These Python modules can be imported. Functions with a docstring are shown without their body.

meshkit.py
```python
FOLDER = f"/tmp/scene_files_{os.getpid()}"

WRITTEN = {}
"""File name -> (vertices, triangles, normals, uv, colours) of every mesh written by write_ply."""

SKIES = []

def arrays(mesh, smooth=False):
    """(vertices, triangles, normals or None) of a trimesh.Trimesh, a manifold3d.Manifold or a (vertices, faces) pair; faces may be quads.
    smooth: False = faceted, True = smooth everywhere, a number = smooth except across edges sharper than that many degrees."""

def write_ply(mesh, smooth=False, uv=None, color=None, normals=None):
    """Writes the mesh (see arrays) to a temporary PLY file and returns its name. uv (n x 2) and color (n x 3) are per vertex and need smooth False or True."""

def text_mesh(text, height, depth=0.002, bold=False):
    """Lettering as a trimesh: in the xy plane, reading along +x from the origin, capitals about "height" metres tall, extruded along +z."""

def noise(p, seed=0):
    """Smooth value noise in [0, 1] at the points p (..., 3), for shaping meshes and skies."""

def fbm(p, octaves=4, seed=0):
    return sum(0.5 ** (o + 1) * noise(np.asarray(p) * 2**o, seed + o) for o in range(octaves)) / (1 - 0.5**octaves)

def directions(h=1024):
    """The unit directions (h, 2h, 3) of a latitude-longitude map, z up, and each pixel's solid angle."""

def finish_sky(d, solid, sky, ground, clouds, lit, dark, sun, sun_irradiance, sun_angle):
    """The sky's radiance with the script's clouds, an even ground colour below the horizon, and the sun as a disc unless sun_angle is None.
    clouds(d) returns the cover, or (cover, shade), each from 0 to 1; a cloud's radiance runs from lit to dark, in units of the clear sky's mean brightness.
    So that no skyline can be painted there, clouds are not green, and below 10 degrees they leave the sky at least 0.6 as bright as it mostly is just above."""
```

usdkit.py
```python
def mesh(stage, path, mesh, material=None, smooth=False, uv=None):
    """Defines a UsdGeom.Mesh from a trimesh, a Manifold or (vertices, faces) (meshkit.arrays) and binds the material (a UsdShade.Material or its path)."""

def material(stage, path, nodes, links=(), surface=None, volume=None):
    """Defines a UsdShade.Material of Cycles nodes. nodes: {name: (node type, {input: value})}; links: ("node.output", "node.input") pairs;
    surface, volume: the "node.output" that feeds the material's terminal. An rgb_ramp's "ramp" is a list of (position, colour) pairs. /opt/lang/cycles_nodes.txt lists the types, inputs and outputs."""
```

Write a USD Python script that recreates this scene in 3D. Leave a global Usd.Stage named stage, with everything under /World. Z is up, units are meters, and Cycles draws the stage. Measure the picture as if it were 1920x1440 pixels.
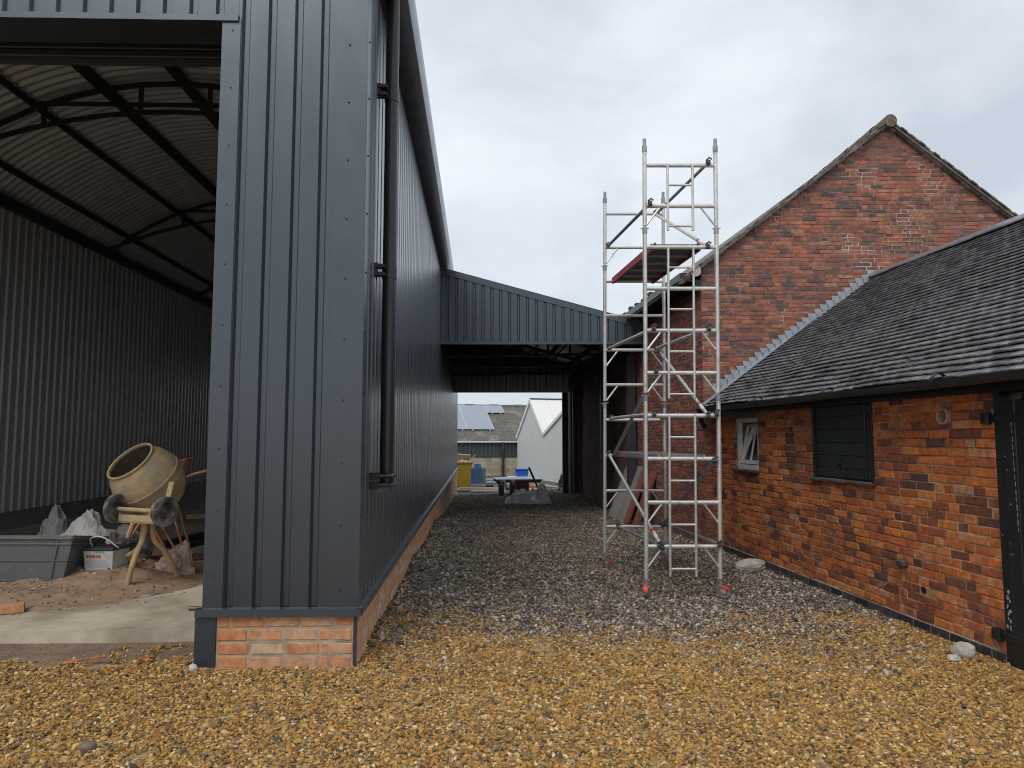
import math
import numpy as np, trimesh, usdkit, meshkit
from shapely.geometry import Polygon, box as sbox
from pxr import Usd, UsdGeom, UsdLux, UsdShade, Gf, Sdf, Vt

stage = Usd.Stage.CreateInMemory()
UsdGeom.SetStageUpAxis(stage, 'Z')
world = UsdGeom.Xform.Define(stage, '/World')
stage.SetDefaultPrim(world.GetPrim())
RNG = np.random.default_rng(7)

# ------------------------------------------------------------------ camera, sky, sun, exposure
CAM_H = 1.63
PITCH, YAW = math.radians(4.521), math.radians(3.979)
FW = np.array([math.sin(YAW) * math.cos(PITCH), math.cos(YAW) * math.cos(PITCH), math.sin(PITCH)])
RT = np.array([math.cos(YAW), -math.sin(YAW), 0.0])
UP = np.cross(RT, FW)
EYE = np.array([0, 0, CAM_H])
cam = UsdGeom.Camera.Define(stage, '/World/camera')
cam.CreateHorizontalApertureAttr(36.0)
cam.CreateVerticalApertureAttr(27.0)
cam.CreateFocalLengthAttr(24.1875)
cam.CreateClippingRangeAttr(Gf.Vec2f(0.05, 2000))
cam.CreateExposureAttr(0.92)
cam.AddTransformOp().Set(Gf.Matrix4d(*RT, 0, *UP, 0, *(-FW), 0, *EYE, 1))

SUN_EL, SUN_AZ = math.radians(52), math.radians(-150)      # azimuth measured as atan2(x, y)
to_sun = np.array([math.cos(SUN_EL) * math.sin(SUN_AZ), math.cos(SUN_EL) * math.cos(SUN_AZ), math.sin(SUN_EL)])
sky_mat = usdkit.material(stage, '/World/Looks/overcast_sky', {
    'sky': ('sky_texture', {'sky_type': 'single_scattering', 'sun_disc': False, 'sun_elevation': SUN_EL, 'sun_rotation': SUN_AZ, 'aerosol_density': 3.0}),
    'tc': ('texture_coordinate', {}),
    'map': ('mapping', {'scale': (1.0, 1.0, 1.9)}),
    'n1': ('noise_texture', {'scale': 2.3, 'detail': 6.0, 'roughness': 0.55, 'distortion': 0.35}),
    'r1': ('rgb_ramp', {'ramp': [(0.30, (3.05, 3.35, 3.72)), (0.45, (3.65, 3.95, 4.3)), (0.58, (4.35, 4.62, 4.95)), (0.72, (4.9, 5.12, 5.38))]}),
    'm': ('mix', {'mix_type': 'mix', 'fac': 0.93}),
    'bg': ('background_shader', {'strength': 0.105}),
}, [('tc.generated', 'map.vector'), ('map.vector', 'n1.vector'), ('n1.fac', 'r1.fac'), ('sky.color', 'm.color1'), ('r1.color', 'm.color2'), ('m.color', 'bg.color')], surface='bg.background')
dome = UsdLux.DomeLight.Define(stage, '/World/sky')
dome.CreateIntensityAttr(1.0)
UsdShade.MaterialBindingAPI.Apply(dome.GetPrim()).Bind(sky_mat)
dome.GetPrim().SetCustomDataByKey('kind', 'structure')
sun = UsdLux.DistantLight.Define(stage, '/World/sun')
sun.CreateIntensityAttr(0.22)
sun.CreateAngleAttr(30.0)
sun.CreateNormalizeAttr(True)
sun.CreateColorAttr(Gf.Vec3f(1.0, 0.97, 0.93))
sz = to_sun
sx = np.cross([0, 0, 1.0], sz); sx /= np.linalg.norm(sx)
sy = np.cross(sz, sx)
sun.AddTransformOp().Set(Gf.Matrix4d(*sx, 0, *sy, 0, *sz, 0, 0, 0, 0, 1))

# ------------------------------------------------------------------ helpers
V3 = lambda *a: np.array(a, float)
unit = lambda v: np.asarray(v, float) / np.linalg.norm(v)


def pix(p):
    """Where a point falls in the photograph (1920 wide), and its scale in pixels per metre: used only to choose which repeats are large enough to be parts."""
    d = np.asarray(p, float) - EYE
    z = d @ FW
    z = np.where(z < 0.05, np.nan, z)
    return 960 + 1290 * (d @ RT) / z, 720 - 1290 * (d @ UP) / z, 1290 / z


class Frame:
    """A local frame: u, v in a surface, n out of it."""
    def __init__(s, o, u, v=(0, 0, 1), n=None):
        s.o, s.u, s.v = V3(*o), unit(u), unit(v)
        s.n = unit(n) if n is not None else np.cross(s.u, s.v)

    def __call__(s, u, v, n=0.0):
        u, v, n = np.broadcast_arrays(np.asarray(u, float), np.asarray(v, float), np.asarray(n, float))
        return s.o + u[..., None] * s.u + v[..., None] * s.v + n[..., None] * s.n


WORLD = Frame((0, 0, 0), (1, 0, 0), (0, 1, 0), (0, 0, 1))
BOXF = np.array([[0, 3, 2, 1], [4, 5, 6, 7], [0, 1, 5, 4], [1, 2, 6, 5], [2, 3, 7, 6], [3, 0, 4, 7]])
names = {}


def numbered(base):
    k = names.get(base, 0)
    names[base] = k + 1
    return base if k == 0 else f'{base}_{k:03d}'


class Thing:
    def __init__(s, path, origin):
        s.path, s.origin = path, origin


def thing(name, label, cat, origin=(0, 0, 0), group=None, kind=None):
    path = numbered('/World/' + name)
    x = UsdGeom.Xform.Define(stage, path)
    x.AddTranslateOp().Set(Gf.Vec3d(*map(float, origin)))
    tag(x.GetPrim(), label, cat, group, kind)
    return Thing(path, V3(*origin))


def part(parent, name):
    path = numbered(parent.path + '/' + name)
    UsdGeom.Xform.Define(stage, path)
    return Thing(path, parent.origin)


def tag(p, label=None, cat=None, group=None, kind=None):
    for k, v in (('label', label), ('category', cat), ('group', group), ('kind', kind)):
        if v:
            p.SetCustomDataByKey(k, v)


class MB:
    """Collects shapes and writes them as one mesh."""
    def __init__(s):
        s.v, s.f, s.t, s.k = [], [], [], 0

    def add(s, v, f, tone=0.5):
        v = np.asarray(v, float).reshape(-1, 3)
        f = np.asarray(f, int)
        if f.shape[1] == 4:
            f = np.vstack([f[:, [0, 1, 2]], f[:, [0, 2, 3]]])
        s.v.append(v); s.f.append(f + s.k); s.t.append(np.broadcast_to(np.asarray(tone, float), (len(v),)))
        s.k += len(v)
        return s

    def tri(s, m, tone=0.5):
        return s.add(m.vertices, m.faces, tone)

    def box(s, fr, u0, u1, v0, v1, n0, n1, tone=0.5):
        a = [(u0, v0, n0), (u1, v0, n0), (u1, v1, n0), (u0, v1, n0), (u0, v0, n1), (u1, v0, n1), (u1, v1, n1), (u0, v1, n1)]
        return s.add([fr(*p) for p in a], BOXF, tone)

    def cbox(s, fr, u0, u1, v0, v1, n0, n1, c=0.006, tone=0.5):
        c = min(c, (u1 - u0) / 3, (v1 - v0) / 3, (n1 - n0) / 3)
        pts = []
        for a in (0, 1):
            for b in (0, 1):
                for d in (0, 1):
                    q = np.array([(u0, u1)[a], (v0, v1)[b], (n0, n1)[d]])
                    sg = np.array([1 - 2 * a, 1 - 2 * b, 1 - 2 * d]) * c
                    for k in range(3):
                        w = q + sg
                        w[k] = q[k]
                        pts.append(fr(*w))
        return s.tri(trimesh.convex.convex_hull(np.array(pts)), tone)

    def hexa(s, b, t, tone=0.5):
        """A box by its four bottom and four top corners."""
        return s.add(list(b) + list(t), BOXF, tone)

    def bar(s, p, q, w, h, ref=(0, 0, 1), tone=0.5):
        p, q = V3(*p), V3(*q)
        d = unit(q - p)
        a = np.cross(d, ref)
        if np.linalg.norm(a) < 1e-3:
            a = np.cross(d, (1, 0, 0))
        a = unit(a); b = np.cross(a, d)
        c = [(-w / 2, -h / 2), (w / 2, -h / 2), (w / 2, h / 2), (-w / 2, h / 2)]
        return s.add([p + x * a + y * b for x, y in c] + [q + x * a + y * b for x, y in c], BOXF, tone)

    def tube(s, pts, r, n=10, cap=True, tone=0.5):
        p = np.asarray(pts, float)
        r = np.broadcast_to(r, (len(p),))
        t = np.gradient(p, axis=0)
        t /= np.linalg.norm(t, axis=1, keepdims=True) + 1e-12
        ref = np.array([0, 0, 1.0]) if abs(t[0, 2]) < 0.9 else np.array([1.0, 0, 0])
        a = np.cross(t[0], ref); a /= np.linalg.norm(a)
        vs, ang = [], np.arange(n) * 2 * np.pi / n
        for i in range(len(p)):
            a = a - (a @ t[i]) * t[i]; a /= np.linalg.norm(a)
            b = np.cross(t[i], a)
            vs.append(p[i] + r[i] * (np.cos(ang)[:, None] * a + np.sin(ang)[:, None] * b))
        i, j = np.meshgrid(np.arange(len(p) - 1), np.arange(n), indexing='ij')
        q = np.stack([i * n + j, i * n + (j + 1) % n, (i + 1) * n + (j + 1) % n, (i + 1) * n + j], -1).reshape(-1, 4)
        s.add(np.vstack(vs), q, tone)
        if cap:
            for v, rev in ((vs[0], True), (vs[-1], False)):
                idx = [[0, k, k + 1] for k in range(1, n - 1)]
                s.add(v, [x[::-1] for x in idx] if rev else idx, tone)
        return s

    def lathe(s, prof, o, axis, n=28, tone=0.5):
        """prof: (distance along axis, radius) pairs."""
        ax = unit(axis)
        a = np.cross(ax, (0, 0, 1) if abs(ax[2]) < 0.9 else (1, 0, 0)); a = unit(a); b = np.cross(ax, a)
        ang = np.arange(n) * 2 * np.pi / n
        ring = np.cos(ang)[:, None] * a + np.sin(ang)[:, None] * b
        vs = np.vstack([V3(*o) + t * ax + r * ring for t, r in prof])
        i, j = np.meshgrid(np.arange(len(prof) - 1), np.arange(n), indexing='ij')
        q = np.stack([i * n + j, i * n + (j + 1) % n, (i + 1) * n + (j + 1) % n, (i + 1) * n + j], -1).reshape(-1, 4)
        return s.add(vs, q, tone)

    def poly(s, fr, poly, n0, n1, tone=0.5):
        m = trimesh.creation.extrude_polygon(poly, n1 - n0, engine='earcut')
        return s.add(fr(m.vertices[:, 0], m.vertices[:, 1], m.vertices[:, 2] + n0), m.faces, tone)

    def grid(s, P, tone=0.5):
        """P: (a, b, 3) points."""
        a, b = P.shape[:2]
        i, j = np.meshgrid(np.arange(a - 1), np.arange(b - 1), indexing='ij')
        q = np.stack([i * b + j, (i + 1) * b + j, (i + 1) * b + j + 1, i * b + j + 1], -1).reshape(-1, 4)
        return s.add(P.reshape(-1, 3), q, tone)

    def build(s, name, material, parent=None, smooth=False, label=None, cat=None, group=None, kind=None, tone=False):
        base = (parent.path if parent else '/World') + '/' + name
        path = numbered(base)
        o = parent.origin if parent else np.zeros(3)
        v, f, t = np.vstack(s.v) - o, np.vstack(s.f), np.concatenate(s.t)
        if tone:
            smooth = False
        m = usdkit.mesh(stage, path, (v, f), M[material], smooth=smooth)
        if tone:
            UsdGeom.PrimvarsAPI(m).CreatePrimvar('tone', Sdf.ValueTypeNames.FloatArray, 'vertex').Set(Vt.FloatArray.FromNumpy(t.astype(np.float32)))
        tag(m.GetPrim(), label, cat, group, kind)
        return Thing(path, o)


# ------------------------------------------------------------------ materials
M = {}


def mat(name, color, rough=0.5, metal=0.0, vary=0.18, vscale=6.0, bump=0.0, bscale=60.0, spec=0.5, rvary=0.0, coat=0.0, tint=(1, 1, 1), dirt=None, dscale=3.0, damount=(0.5, 0.7), stretch=(1, 1, 1)):
    c = np.array(color, float)
    lo, hi = c * (1 - vary), np.minimum(c * (1 + vary), 0.95)
    nodes = {'g': ('geometry', {}), 'mp': ('mapping', {'scale': stretch}),
             'n': ('noise_texture', {'scale': vscale, 'detail': 5.0, 'roughness': 0.6}),
             'r': ('rgb_ramp', {'ramp': [(0.32, tuple(lo)), (0.68, tuple(hi))]}),
             'p': ('principled_bsdf', {'roughness': rough, 'metallic': metal, 'specular_ior_level': spec, 'coat_weight': coat, 'specular_tint': tint, 'coat_roughness': 0.28})}
    links = [('g.position', 'mp.vector'), ('mp.vector', 'n.vector'), ('n.fac', 'r.fac')]
    last = 'r.color'
    if dirt is not None:
        nodes['nd'] = ('noise_texture', {'scale': dscale, 'detail': 7.0, 'roughness': 0.65})
        nodes['rd'] = ('rgb_ramp', {'ramp': [(damount[0], (0, 0, 0)), (damount[1], (1, 1, 1))]})
        nodes['md'] = ('mix', {'mix_type': 'mix', 'color2': dirt})
        links += [('mp.vector', 'nd.vector'), ('nd.fac', 'rd.fac'), ('rd.color', 'md.fac'), (last, 'md.color1')]
        last = 'md.color'
    links.append((last, 'p.base_color'))
    if rvary:
        nodes['nr'] = ('noise_texture', {'scale': 4.0, 'detail': 4.0})
        nodes['rr'] = ('map_range', {'from_min': 0.3, 'from_max': 0.7, 'to_min': rough - rvary, 'to_max': rough + rvary, 'clamp': True})
        links += [('mp.vector', 'nr.vector'), ('nr.fac', 'rr.value'), ('rr.result', 'p.roughness')]
    if bump:
        nodes['nb'] = ('noise_texture', {'scale': bscale, 'detail': 4.0, 'roughness': 0.6})
        nodes['b'] = ('bump', {'strength': bump, 'distance': 0.004})
        links += [('mp.vector', 'nb.vector'), ('nb.fac', 'b.height'), ('b.normal', 'p.normal')]
    M[name] = usdkit.material(stage, '/World/Looks/' + name, nodes, links, surface='p.BSDF')


def tone_mat(name, ramp, rough=0.85, weather=(0.62, 1.18), wscale=14.0, bump=0.6, bscale=90.0, stain=None, sscale=0.9, samount=(0.5, 0.72), salts=None, spec=0.35, stretch=(1, 1, 1)):
    """Colour by the mesh's own tone (one per brick, tile or stone), weathered by noise in place."""
    nodes = {'g': ('geometry', {}), 'at': ('attribute', {'attribute': 'tone'}), 'r': ('rgb_ramp', {'ramp': ramp}),
             'mp': ('mapping', {'scale': stretch}),
             'n': ('noise_texture', {'scale': wscale, 'detail': 6.0, 'roughness': 0.65}),
             'w': ('rgb_ramp', {'ramp': [(0.28, (weather[0],) * 3), (0.72, (weather[1],) * 3)]}),
             'mx': ('mix', {'mix_type': 'multiply', 'fac': 1.0}),
             'nb': ('noise_texture', {'scale': bscale, 'detail': 5.0, 'roughness': 0.65}),
             'b': ('bump', {'strength': bump, 'distance': 0.004}),
             'p': ('principled_bsdf', {'roughness': rough, 'specular_ior_level': spec})}
    links = [('at.fac', 'r.fac'), ('g.position', 'mp.vector'), ('mp.vector', 'n.vector'), ('n.fac', 'w.fac'), ('r.color', 'mx.color1'), ('w.color', 'mx.color2'),
             ('mp.vector', 'nb.vector'), ('nb.fac', 'b.height'), ('b.normal', 'p.normal')]
    last = 'mx.color'
    if stain is not None:
        nodes['ns'] = ('noise_texture', {'scale': sscale, 'detail': 6.0, 'roughness': 0.6})
        nodes['rs'] = ('rgb_ramp', {'ramp': [(samount[0], (0, 0, 0)), (samount[1], (1, 1, 1))]})
        nodes['ms'] = ('mix', {'mix_type': 'mix', 'color2': stain})
        nodes['hs'] = ('math', {'math_type': 'multiply', 'value2': 0.75})
        links += [('mp.vector', 'ns.vector'), ('ns.fac', 'rs.fac'), ('rs.color', 'hs.value1'), ('hs.value', 'ms.fac'), (last, 'ms.color1')]
        last = 'ms.color'
    if salts is not None:                                   # pale salts that bloom low on the wall
        z0, z1 = salts
        nodes.update({'sp': ('separate_xyz', {}), 'mr': ('map_range', {'from_min': z1, 'from_max': z0, 'to_min': 0.0, 'to_max': 1.0, 'clamp': True}),
                      'nw': ('noise_texture', {'scale': 4.5, 'detail': 8.0, 'roughness': 0.72, 'distortion': 0.6}), 'rw': ('rgb_ramp', {'ramp': [(0.56, (0, 0, 0)), (0.72, (1, 1, 1))]}),
                      'mm': ('math', {'math_type': 'multiply'}), 'mw': ('mix', {'mix_type': 'mix', 'color2': (0.42, 0.38, 0.36)})})
        links += [('g.position', 'sp.vector'), ('sp.z', 'mr.value'), ('mp.vector', 'nw.vector'), ('nw.fac', 'rw.fac'), ('mr.result', 'mm.value1'), ('rw.color', 'mm.value2'), ('mm.value', 'mw.fac'), (last, 'mw.color1')]
        last = 'mw.color'
    links.append((last, 'p.base_color'))
    M[name] = usdkit.material(stage, '/World/Looks/' + name, nodes, links, surface='p.BSDF')


mat('anthracite_sheet', (0.0125, 0.0175, 0.0245), 0.33, vary=0.08, vscale=1.5, bump=0.10, bscale=5, rvary=0.05, spec=1.0, coat=0.45, tint=(0.80, 0.92, 1.0), dirt=(0.026, 0.031, 0.037), dscale=1.6, damount=(0.55, 0.9), stretch=(1, 1, 0.25))
mat('anthracite_trim', (0.0135, 0.0185, 0.0255), 0.35, vary=0.08, vscale=2.0, bump=0.08, bscale=7, rvary=0.05, spec=1.0, coat=0.45, tint=(0.80, 0.92, 1.0), dirt=(0.030, 0.034, 0.039), dscale=5, damount=(0.6, 0.95))
mat('lining_sheet', (0.38, 0.385, 0.39), 0.36, vary=0.08, vscale=2, spec=0.5, rvary=0.05)
mat('galvanised_roof', (0.46, 0.49, 0.53), 0.34, vary=0.12, vscale=3, metal=0.3, dirt=(0.30, 0.30, 0.30), dscale=2.0, damount=(0.55, 0.85))
mat('dark_steel', (0.026, 0.028, 0.034), 0.55, vary=0.2)
mat('shutter_slat', (0.03, 0.033, 0.040), 0.5, vary=0.1)
mat('black_plastic', (0.012, 0.013, 0.014), 0.32, vary=0.1, rvary=0.06)
mat('screw_paint', (0.022, 0.025, 0.028), 0.4)
mat('concrete', (0.50, 0.43, 0.33), 0.8, vary=0.16, vscale=3.0, bump=0.25, bscale=70, dirt=(0.25, 0.19, 0.13), dscale=1.3, damount=(0.42, 0.68))
mat('concrete_dark', (0.14, 0.13, 0.12), 0.8, vary=0.2, vscale=3, bump=0.3)
mat('galvanised_edge', (0.36, 0.39, 0.38), 0.5, metal=0.4, vary=0.15, dirt=(0.2, 0.17, 0.13), dscale=7)
mat('mortar_buff', (0.36, 0.30, 0.22), 0.95, vary=0.18, vscale=9, bump=0.7, bscale=120, dirt=(0.20, 0.17, 0.12), dscale=4)
mat('mortar_stable', (0.43, 0.325, 0.22), 0.95, vary=0.25, vscale=9, bump=0.8, bscale=110, dirt=(0.13, 0.085, 0.055), dscale=1.1, damount=(0.44, 0.60))
mat('mortar_barn', (0.19, 0.145, 0.12), 0.95, vary=0.35, vscale=8, bump=0.7, bscale=100, dirt=(0.46, 0.41, 0.35), dscale=1.5, damount=(0.53, 0.62))
tone_mat('brick_reclaimed', [(0, (0.420, 0.158, 0.074)), (0.25, (0.500, 0.205, 0.089)), (0.5, (0.550, 0.260, 0.126)), (0.75, (0.500, 0.279, 0.163)), (1, (0.580, 0.391, 0.259))], wscale=18, weather=(0.6, 1.15), stain=(0.46, 0.38, 0.29), sscale=7, samount=(0.54, 0.75), salts=(-0.05, 0.1))
tone_mat('brick_orange', [(0, (0.106, 0.056, 0.043)), (0.09, (0.161, 0.056, 0.037)), (0.2, (0.230, 0.074, 0.038)), (0.4, (0.360, 0.101, 0.037)), (0.65, (0.478, 0.137, 0.038)), (0.85, (0.559, 0.180, 0.047)), (0.95, (0.509, 0.208, 0.082)), (1, (0.409, 0.213, 0.122))],
         wscale=17, weather=(0.48, 1.28), bump=1.0, bscale=60, stain=(0.075, 0.036, 0.024), sscale=1.5, samount=(0.51, 0.74), salts=(0.0, 0.75))
tone_mat('brick_red', [(0, (0.099, 0.074, 0.073)), (0.12, (0.151, 0.091, 0.078)), (0.3, (0.249, 0.100, 0.074)), (0.55, (0.336, 0.117, 0.075)), (0.8, (0.418, 0.142, 0.083)), (0.95, (0.360, 0.171, 0.112)), (1, (0.394, 0.262, 0.168))],
         wscale=11, weather=(0.5, 1.28), bump=0.9, bscale=50, stain=(0.125, 0.085, 0.07), sscale=0.9, samount=(0.47, 0.7))
tone_mat('brick_blue', [(0, (0.022, 0.022, 0.025)), (0.6, (0.04, 0.038, 0.04)), (1, (0.07, 0.06, 0.06))], rough=0.6, wscale=12, salts=(-0.3, 0.05))
tone_mat('roof_tile', [(0, (0.083, 0.080, 0.085)), (0.5, (0.203, 0.198, 0.210)), (0.85, (0.247, 0.237, 0.243)), (1, (0.270, 0.240, 0.220))], rough=0.23, wscale=16, weather=(0.6, 1.25), bump=0.35, bscale=55, spec=0.6)
tone_mat('verge_tile', [(0, (0.075, 0.058, 0.049)), (0.5, (0.150, 0.109, 0.084)), (1, (0.285, 0.232, 0.182))], rough=0.8, wscale=20, stain=(0.24, 0.24, 0.19), sscale=9, samount=(0.55, 0.7))
tone_mat('golden_stone', [(0, (0.049, 0.035, 0.025)), (0.06, (0.116, 0.084, 0.050)), (0.14, (0.184, 0.119, 0.054)), (0.3, (0.291, 0.145, 0.036)), (0.5, (0.388, 0.202, 0.046)), (0.76, (0.475, 0.268, 0.068)), (0.92, (0.582, 0.387, 0.151)), (1, (0.718, 0.581, 0.353))], rough=0.62, wscale=70, weather=(0.7, 1.15), bump=0.3, bscale=160)
tone_mat('grey_stone', [(0, (0.041, 0.033, 0.029)), (0.25, (0.102, 0.080, 0.065)), (0.5, (0.194, 0.149, 0.113)), (0.74, (0.347, 0.268, 0.197)), (0.9, (0.510, 0.404, 0.286)), (1, (0.673, 0.564, 0.437))], rough=0.6, wscale=70, weather=(0.7, 1.15), bump=0.3, bscale=160)
tone_mat('rubble_stone', [(0, (0.16, 0.11, 0.08)), (0.5, (0.30, 0.21, 0.14)), (0.85, (0.42, 0.29, 0.19)), (1, (0.55, 0.48, 0.38))], wscale=50)
mat('sand', (0.30, 0.20, 0.125), 0.95, vary=0.22, vscale=9, bump=1.0, bscale=90, dirt=(0.17, 0.12, 0.085), dscale=3.5)
mat('lead', (0.33, 0.36, 0.40), 0.5, vary=0.14, vscale=9, metal=0.25)
mat('aluminium', (0.60, 0.60, 0.57), 0.42, metal=0.55, vary=0.12, vscale=12, rvary=0.08, dirt=(0.33, 0.31, 0.26), dscale=9, damount=(0.55, 0.75))
mat('aluminium_dull', (0.32, 0.33, 0.34), 0.5, metal=0.5, vary=0.15, vscale=10, dirt=(0.2, 0.19, 0.17), dscale=9)
mat('coupler_steel', (0.10, 0.105, 0.11), 0.45, metal=0.6, vary=0.3, vscale=40)
mat('red_rail', (0.30, 0.035, 0.055), 0.55, vary=0.15)
mat('red_tape', (0.62, 0.06, 0.05), 0.5)
mat('white_tape', (0.75, 0.75, 0.74), 0.5)
mat('castor_red', (0.55, 0.055, 0.03), 0.45, vary=0.15, dirt=(0.2, 0.06, 0.04), dscale=25)
mat('castor_tyre', (0.12, 0.115, 0.11), 0.7, vary=0.25, vscale=25, dirt=(0.25, 0.22, 0.19), dscale=20)
mat('ply_grey', (0.075, 0.082, 0.095), 0.7, vary=0.12)
mat('ply_wet', (0.16, 0.14, 0.12), 0.5, vary=0.2, vscale=8)
mat('mixer_paint', (0.44, 0.32, 0.155), 0.75, vary=0.18, vscale=9, bump=0.5, bscale=45, dirt=(0.30, 0.25, 0.185), dscale=6, damount=(0.46, 0.62))
mat('mixer_inside', (0.13, 0.095, 0.07), 0.9, vary=0.3, vscale=9, bump=0.8, bscale=30)
mat('rubber', (0.035, 0.034, 0.033), 0.7, vary=0.25, vscale=20, dirt=(0.24, 0.22, 0.19), dscale=9, damount=(0.40, 0.62))
mat('barrow_orange', (0.52, 0.10, 0.035), 0.55, vary=0.2, dirt=(0.42, 0.34, 0.26), dscale=4, damount=(0.48, 0.56))
mat('crate_grey', (0.105, 0.110, 0.110), 0.5, vary=0.08, vscale=5, bump=0.05, dirt=(0.2, 0.185, 0.165), dscale=7, damount=(0.58, 0.8))
mat('bag_white', (0.66, 0.63, 0.59), 0.6, vary=0.15, vscale=7, bump=0.4, bscale=18, dirt=(0.30, 0.24, 0.19), dscale=6, damount=(0.48, 0.66))
mat('bag_grey', (0.30, 0.285, 0.27), 0.6, vary=0.2, vscale=7, bump=0.4, bscale=18)
mat('bag_pink', (0.46, 0.33, 0.28), 0.4, vary=0.22, vscale=8, bump=0.4, bscale=25, dirt=(0.32, 0.14, 0.08), dscale=5, damount=(0.52, 0.66))
mat('tub_white', (0.46, 0.47, 0.46), 0.45, vary=0.08, dirt=(0.36, 0.32, 0.27), dscale=12)
mat('tub_black', (0.03, 0.03, 0.03), 0.5)
mat('label_red', (0.42, 0.05, 0.06), 0.5)
mat('label_blue', (0.25, 0.34, 0.42), 0.5)
mat('label_green', (0.16, 0.36, 0.13), 0.5)
mat('copper', (0.16, 0.09, 0.075), 0.5, metal=0.4)
mat('black_timber', (0.010, 0.011, 0.011), 0.42, vary=0.25, vscale=8, bump=0.35, bscale=18, rvary=0.08, dirt=(0.035, 0.035, 0.034), dscale=5, damount=(0.6, 0.75), stretch=(1, 6, 0.6))
mat('green_timber', (0.017, 0.022, 0.021), 0.42, vary=0.2, vscale=8, bump=0.35, bscale=18, rvary=0.08, stretch=(1, 0.5, 6))
mat('flaked_paint', (0.30, 0.30, 0.29), 0.8)
mat('iron', (0.008, 0.008, 0.009), 0.5, bump=0.4, bscale=90)
mat('gutter_black', (0.011, 0.012, 0.012), 0.35, vary=0.3, dirt=(0.045, 0.052, 0.03), dscale=4, damount=(0.6, 0.72))
mat('window_white', (0.56, 0.56, 0.54), 0.5, vary=0.08, dirt=(0.3, 0.28, 0.24), dscale=14)
mat('lintel_timber', (0.17, 0.12, 0.09), 0.8, vary=0.25, vscale=6)
mat('slate_sill', (0.06, 0.052, 0.05), 0.6, vary=0.3, bump=0.6, bscale=40, dirt=(0.26, 0.25, 0.23), dscale=12, damount=(0.58, 0.68))
mat('clay_pipe', (0.40, 0.24, 0.145), 0.7, vary=0.15)
mat('pipe_inside', (0.07, 0.05, 0.04), 0.9)
mat('room_dark', (0.05, 0.05, 0.045), 0.9)
mat('moss', (0.07, 0.075, 0.03), 0.95, vary=0.35, vscale=20, bump=0.8)
mat('board_pale', (0.24, 0.225, 0.20), 0.7, vary=0.15, vscale=2)
mat('board_red', (0.20, 0.065, 0.05), 0.7, vary=0.2)
mat('timber', (0.42, 0.30, 0.19), 0.75, vary=0.2, vscale=5, bump=0.3)
mat('timber_pale', (0.52, 0.44, 0.35), 0.75, vary=0.2, vscale=5)
mat('timber_orange', (0.50, 0.24, 0.08), 0.7, vary=0.2)
mat('cardboard', (0.40, 0.25, 0.13), 0.8, vary=0.15)
mat('yellow_plastic', (0.42, 0.27, 0.03), 0.55, vary=0.12)
mat('blue_plastic', (0.03, 0.13, 0.55), 0.4, vary=0.08)
mat('blue_pale', (0.10, 0.25, 0.55), 0.4, vary=0.08)
mat('cage_wire', (0.22, 0.34, 0.36), 0.5, metal=0.3)
mat('cage_sheet', (0.15, 0.27, 0.30), 0.6)
mat('tarp', (0.80, 0.78, 0.77), 0.6, vary=0.2, vscale=5, bump=0.5, bscale=14)
mat('white_sheet', (0.62, 0.64, 0.66), 0.5, vary=0.1)
mat('trailer_deck', (0.48, 0.52, 0.55), 0.5, metal=0.3, vary=0.15)
mat('canopy_roof', (0.70, 0.72, 0.75), 0.32, vary=0.1, vscale=3, metal=0.25)
mat('shed_green', (0.045, 0.062, 0.058), 0.5, vary=0.12)
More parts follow.
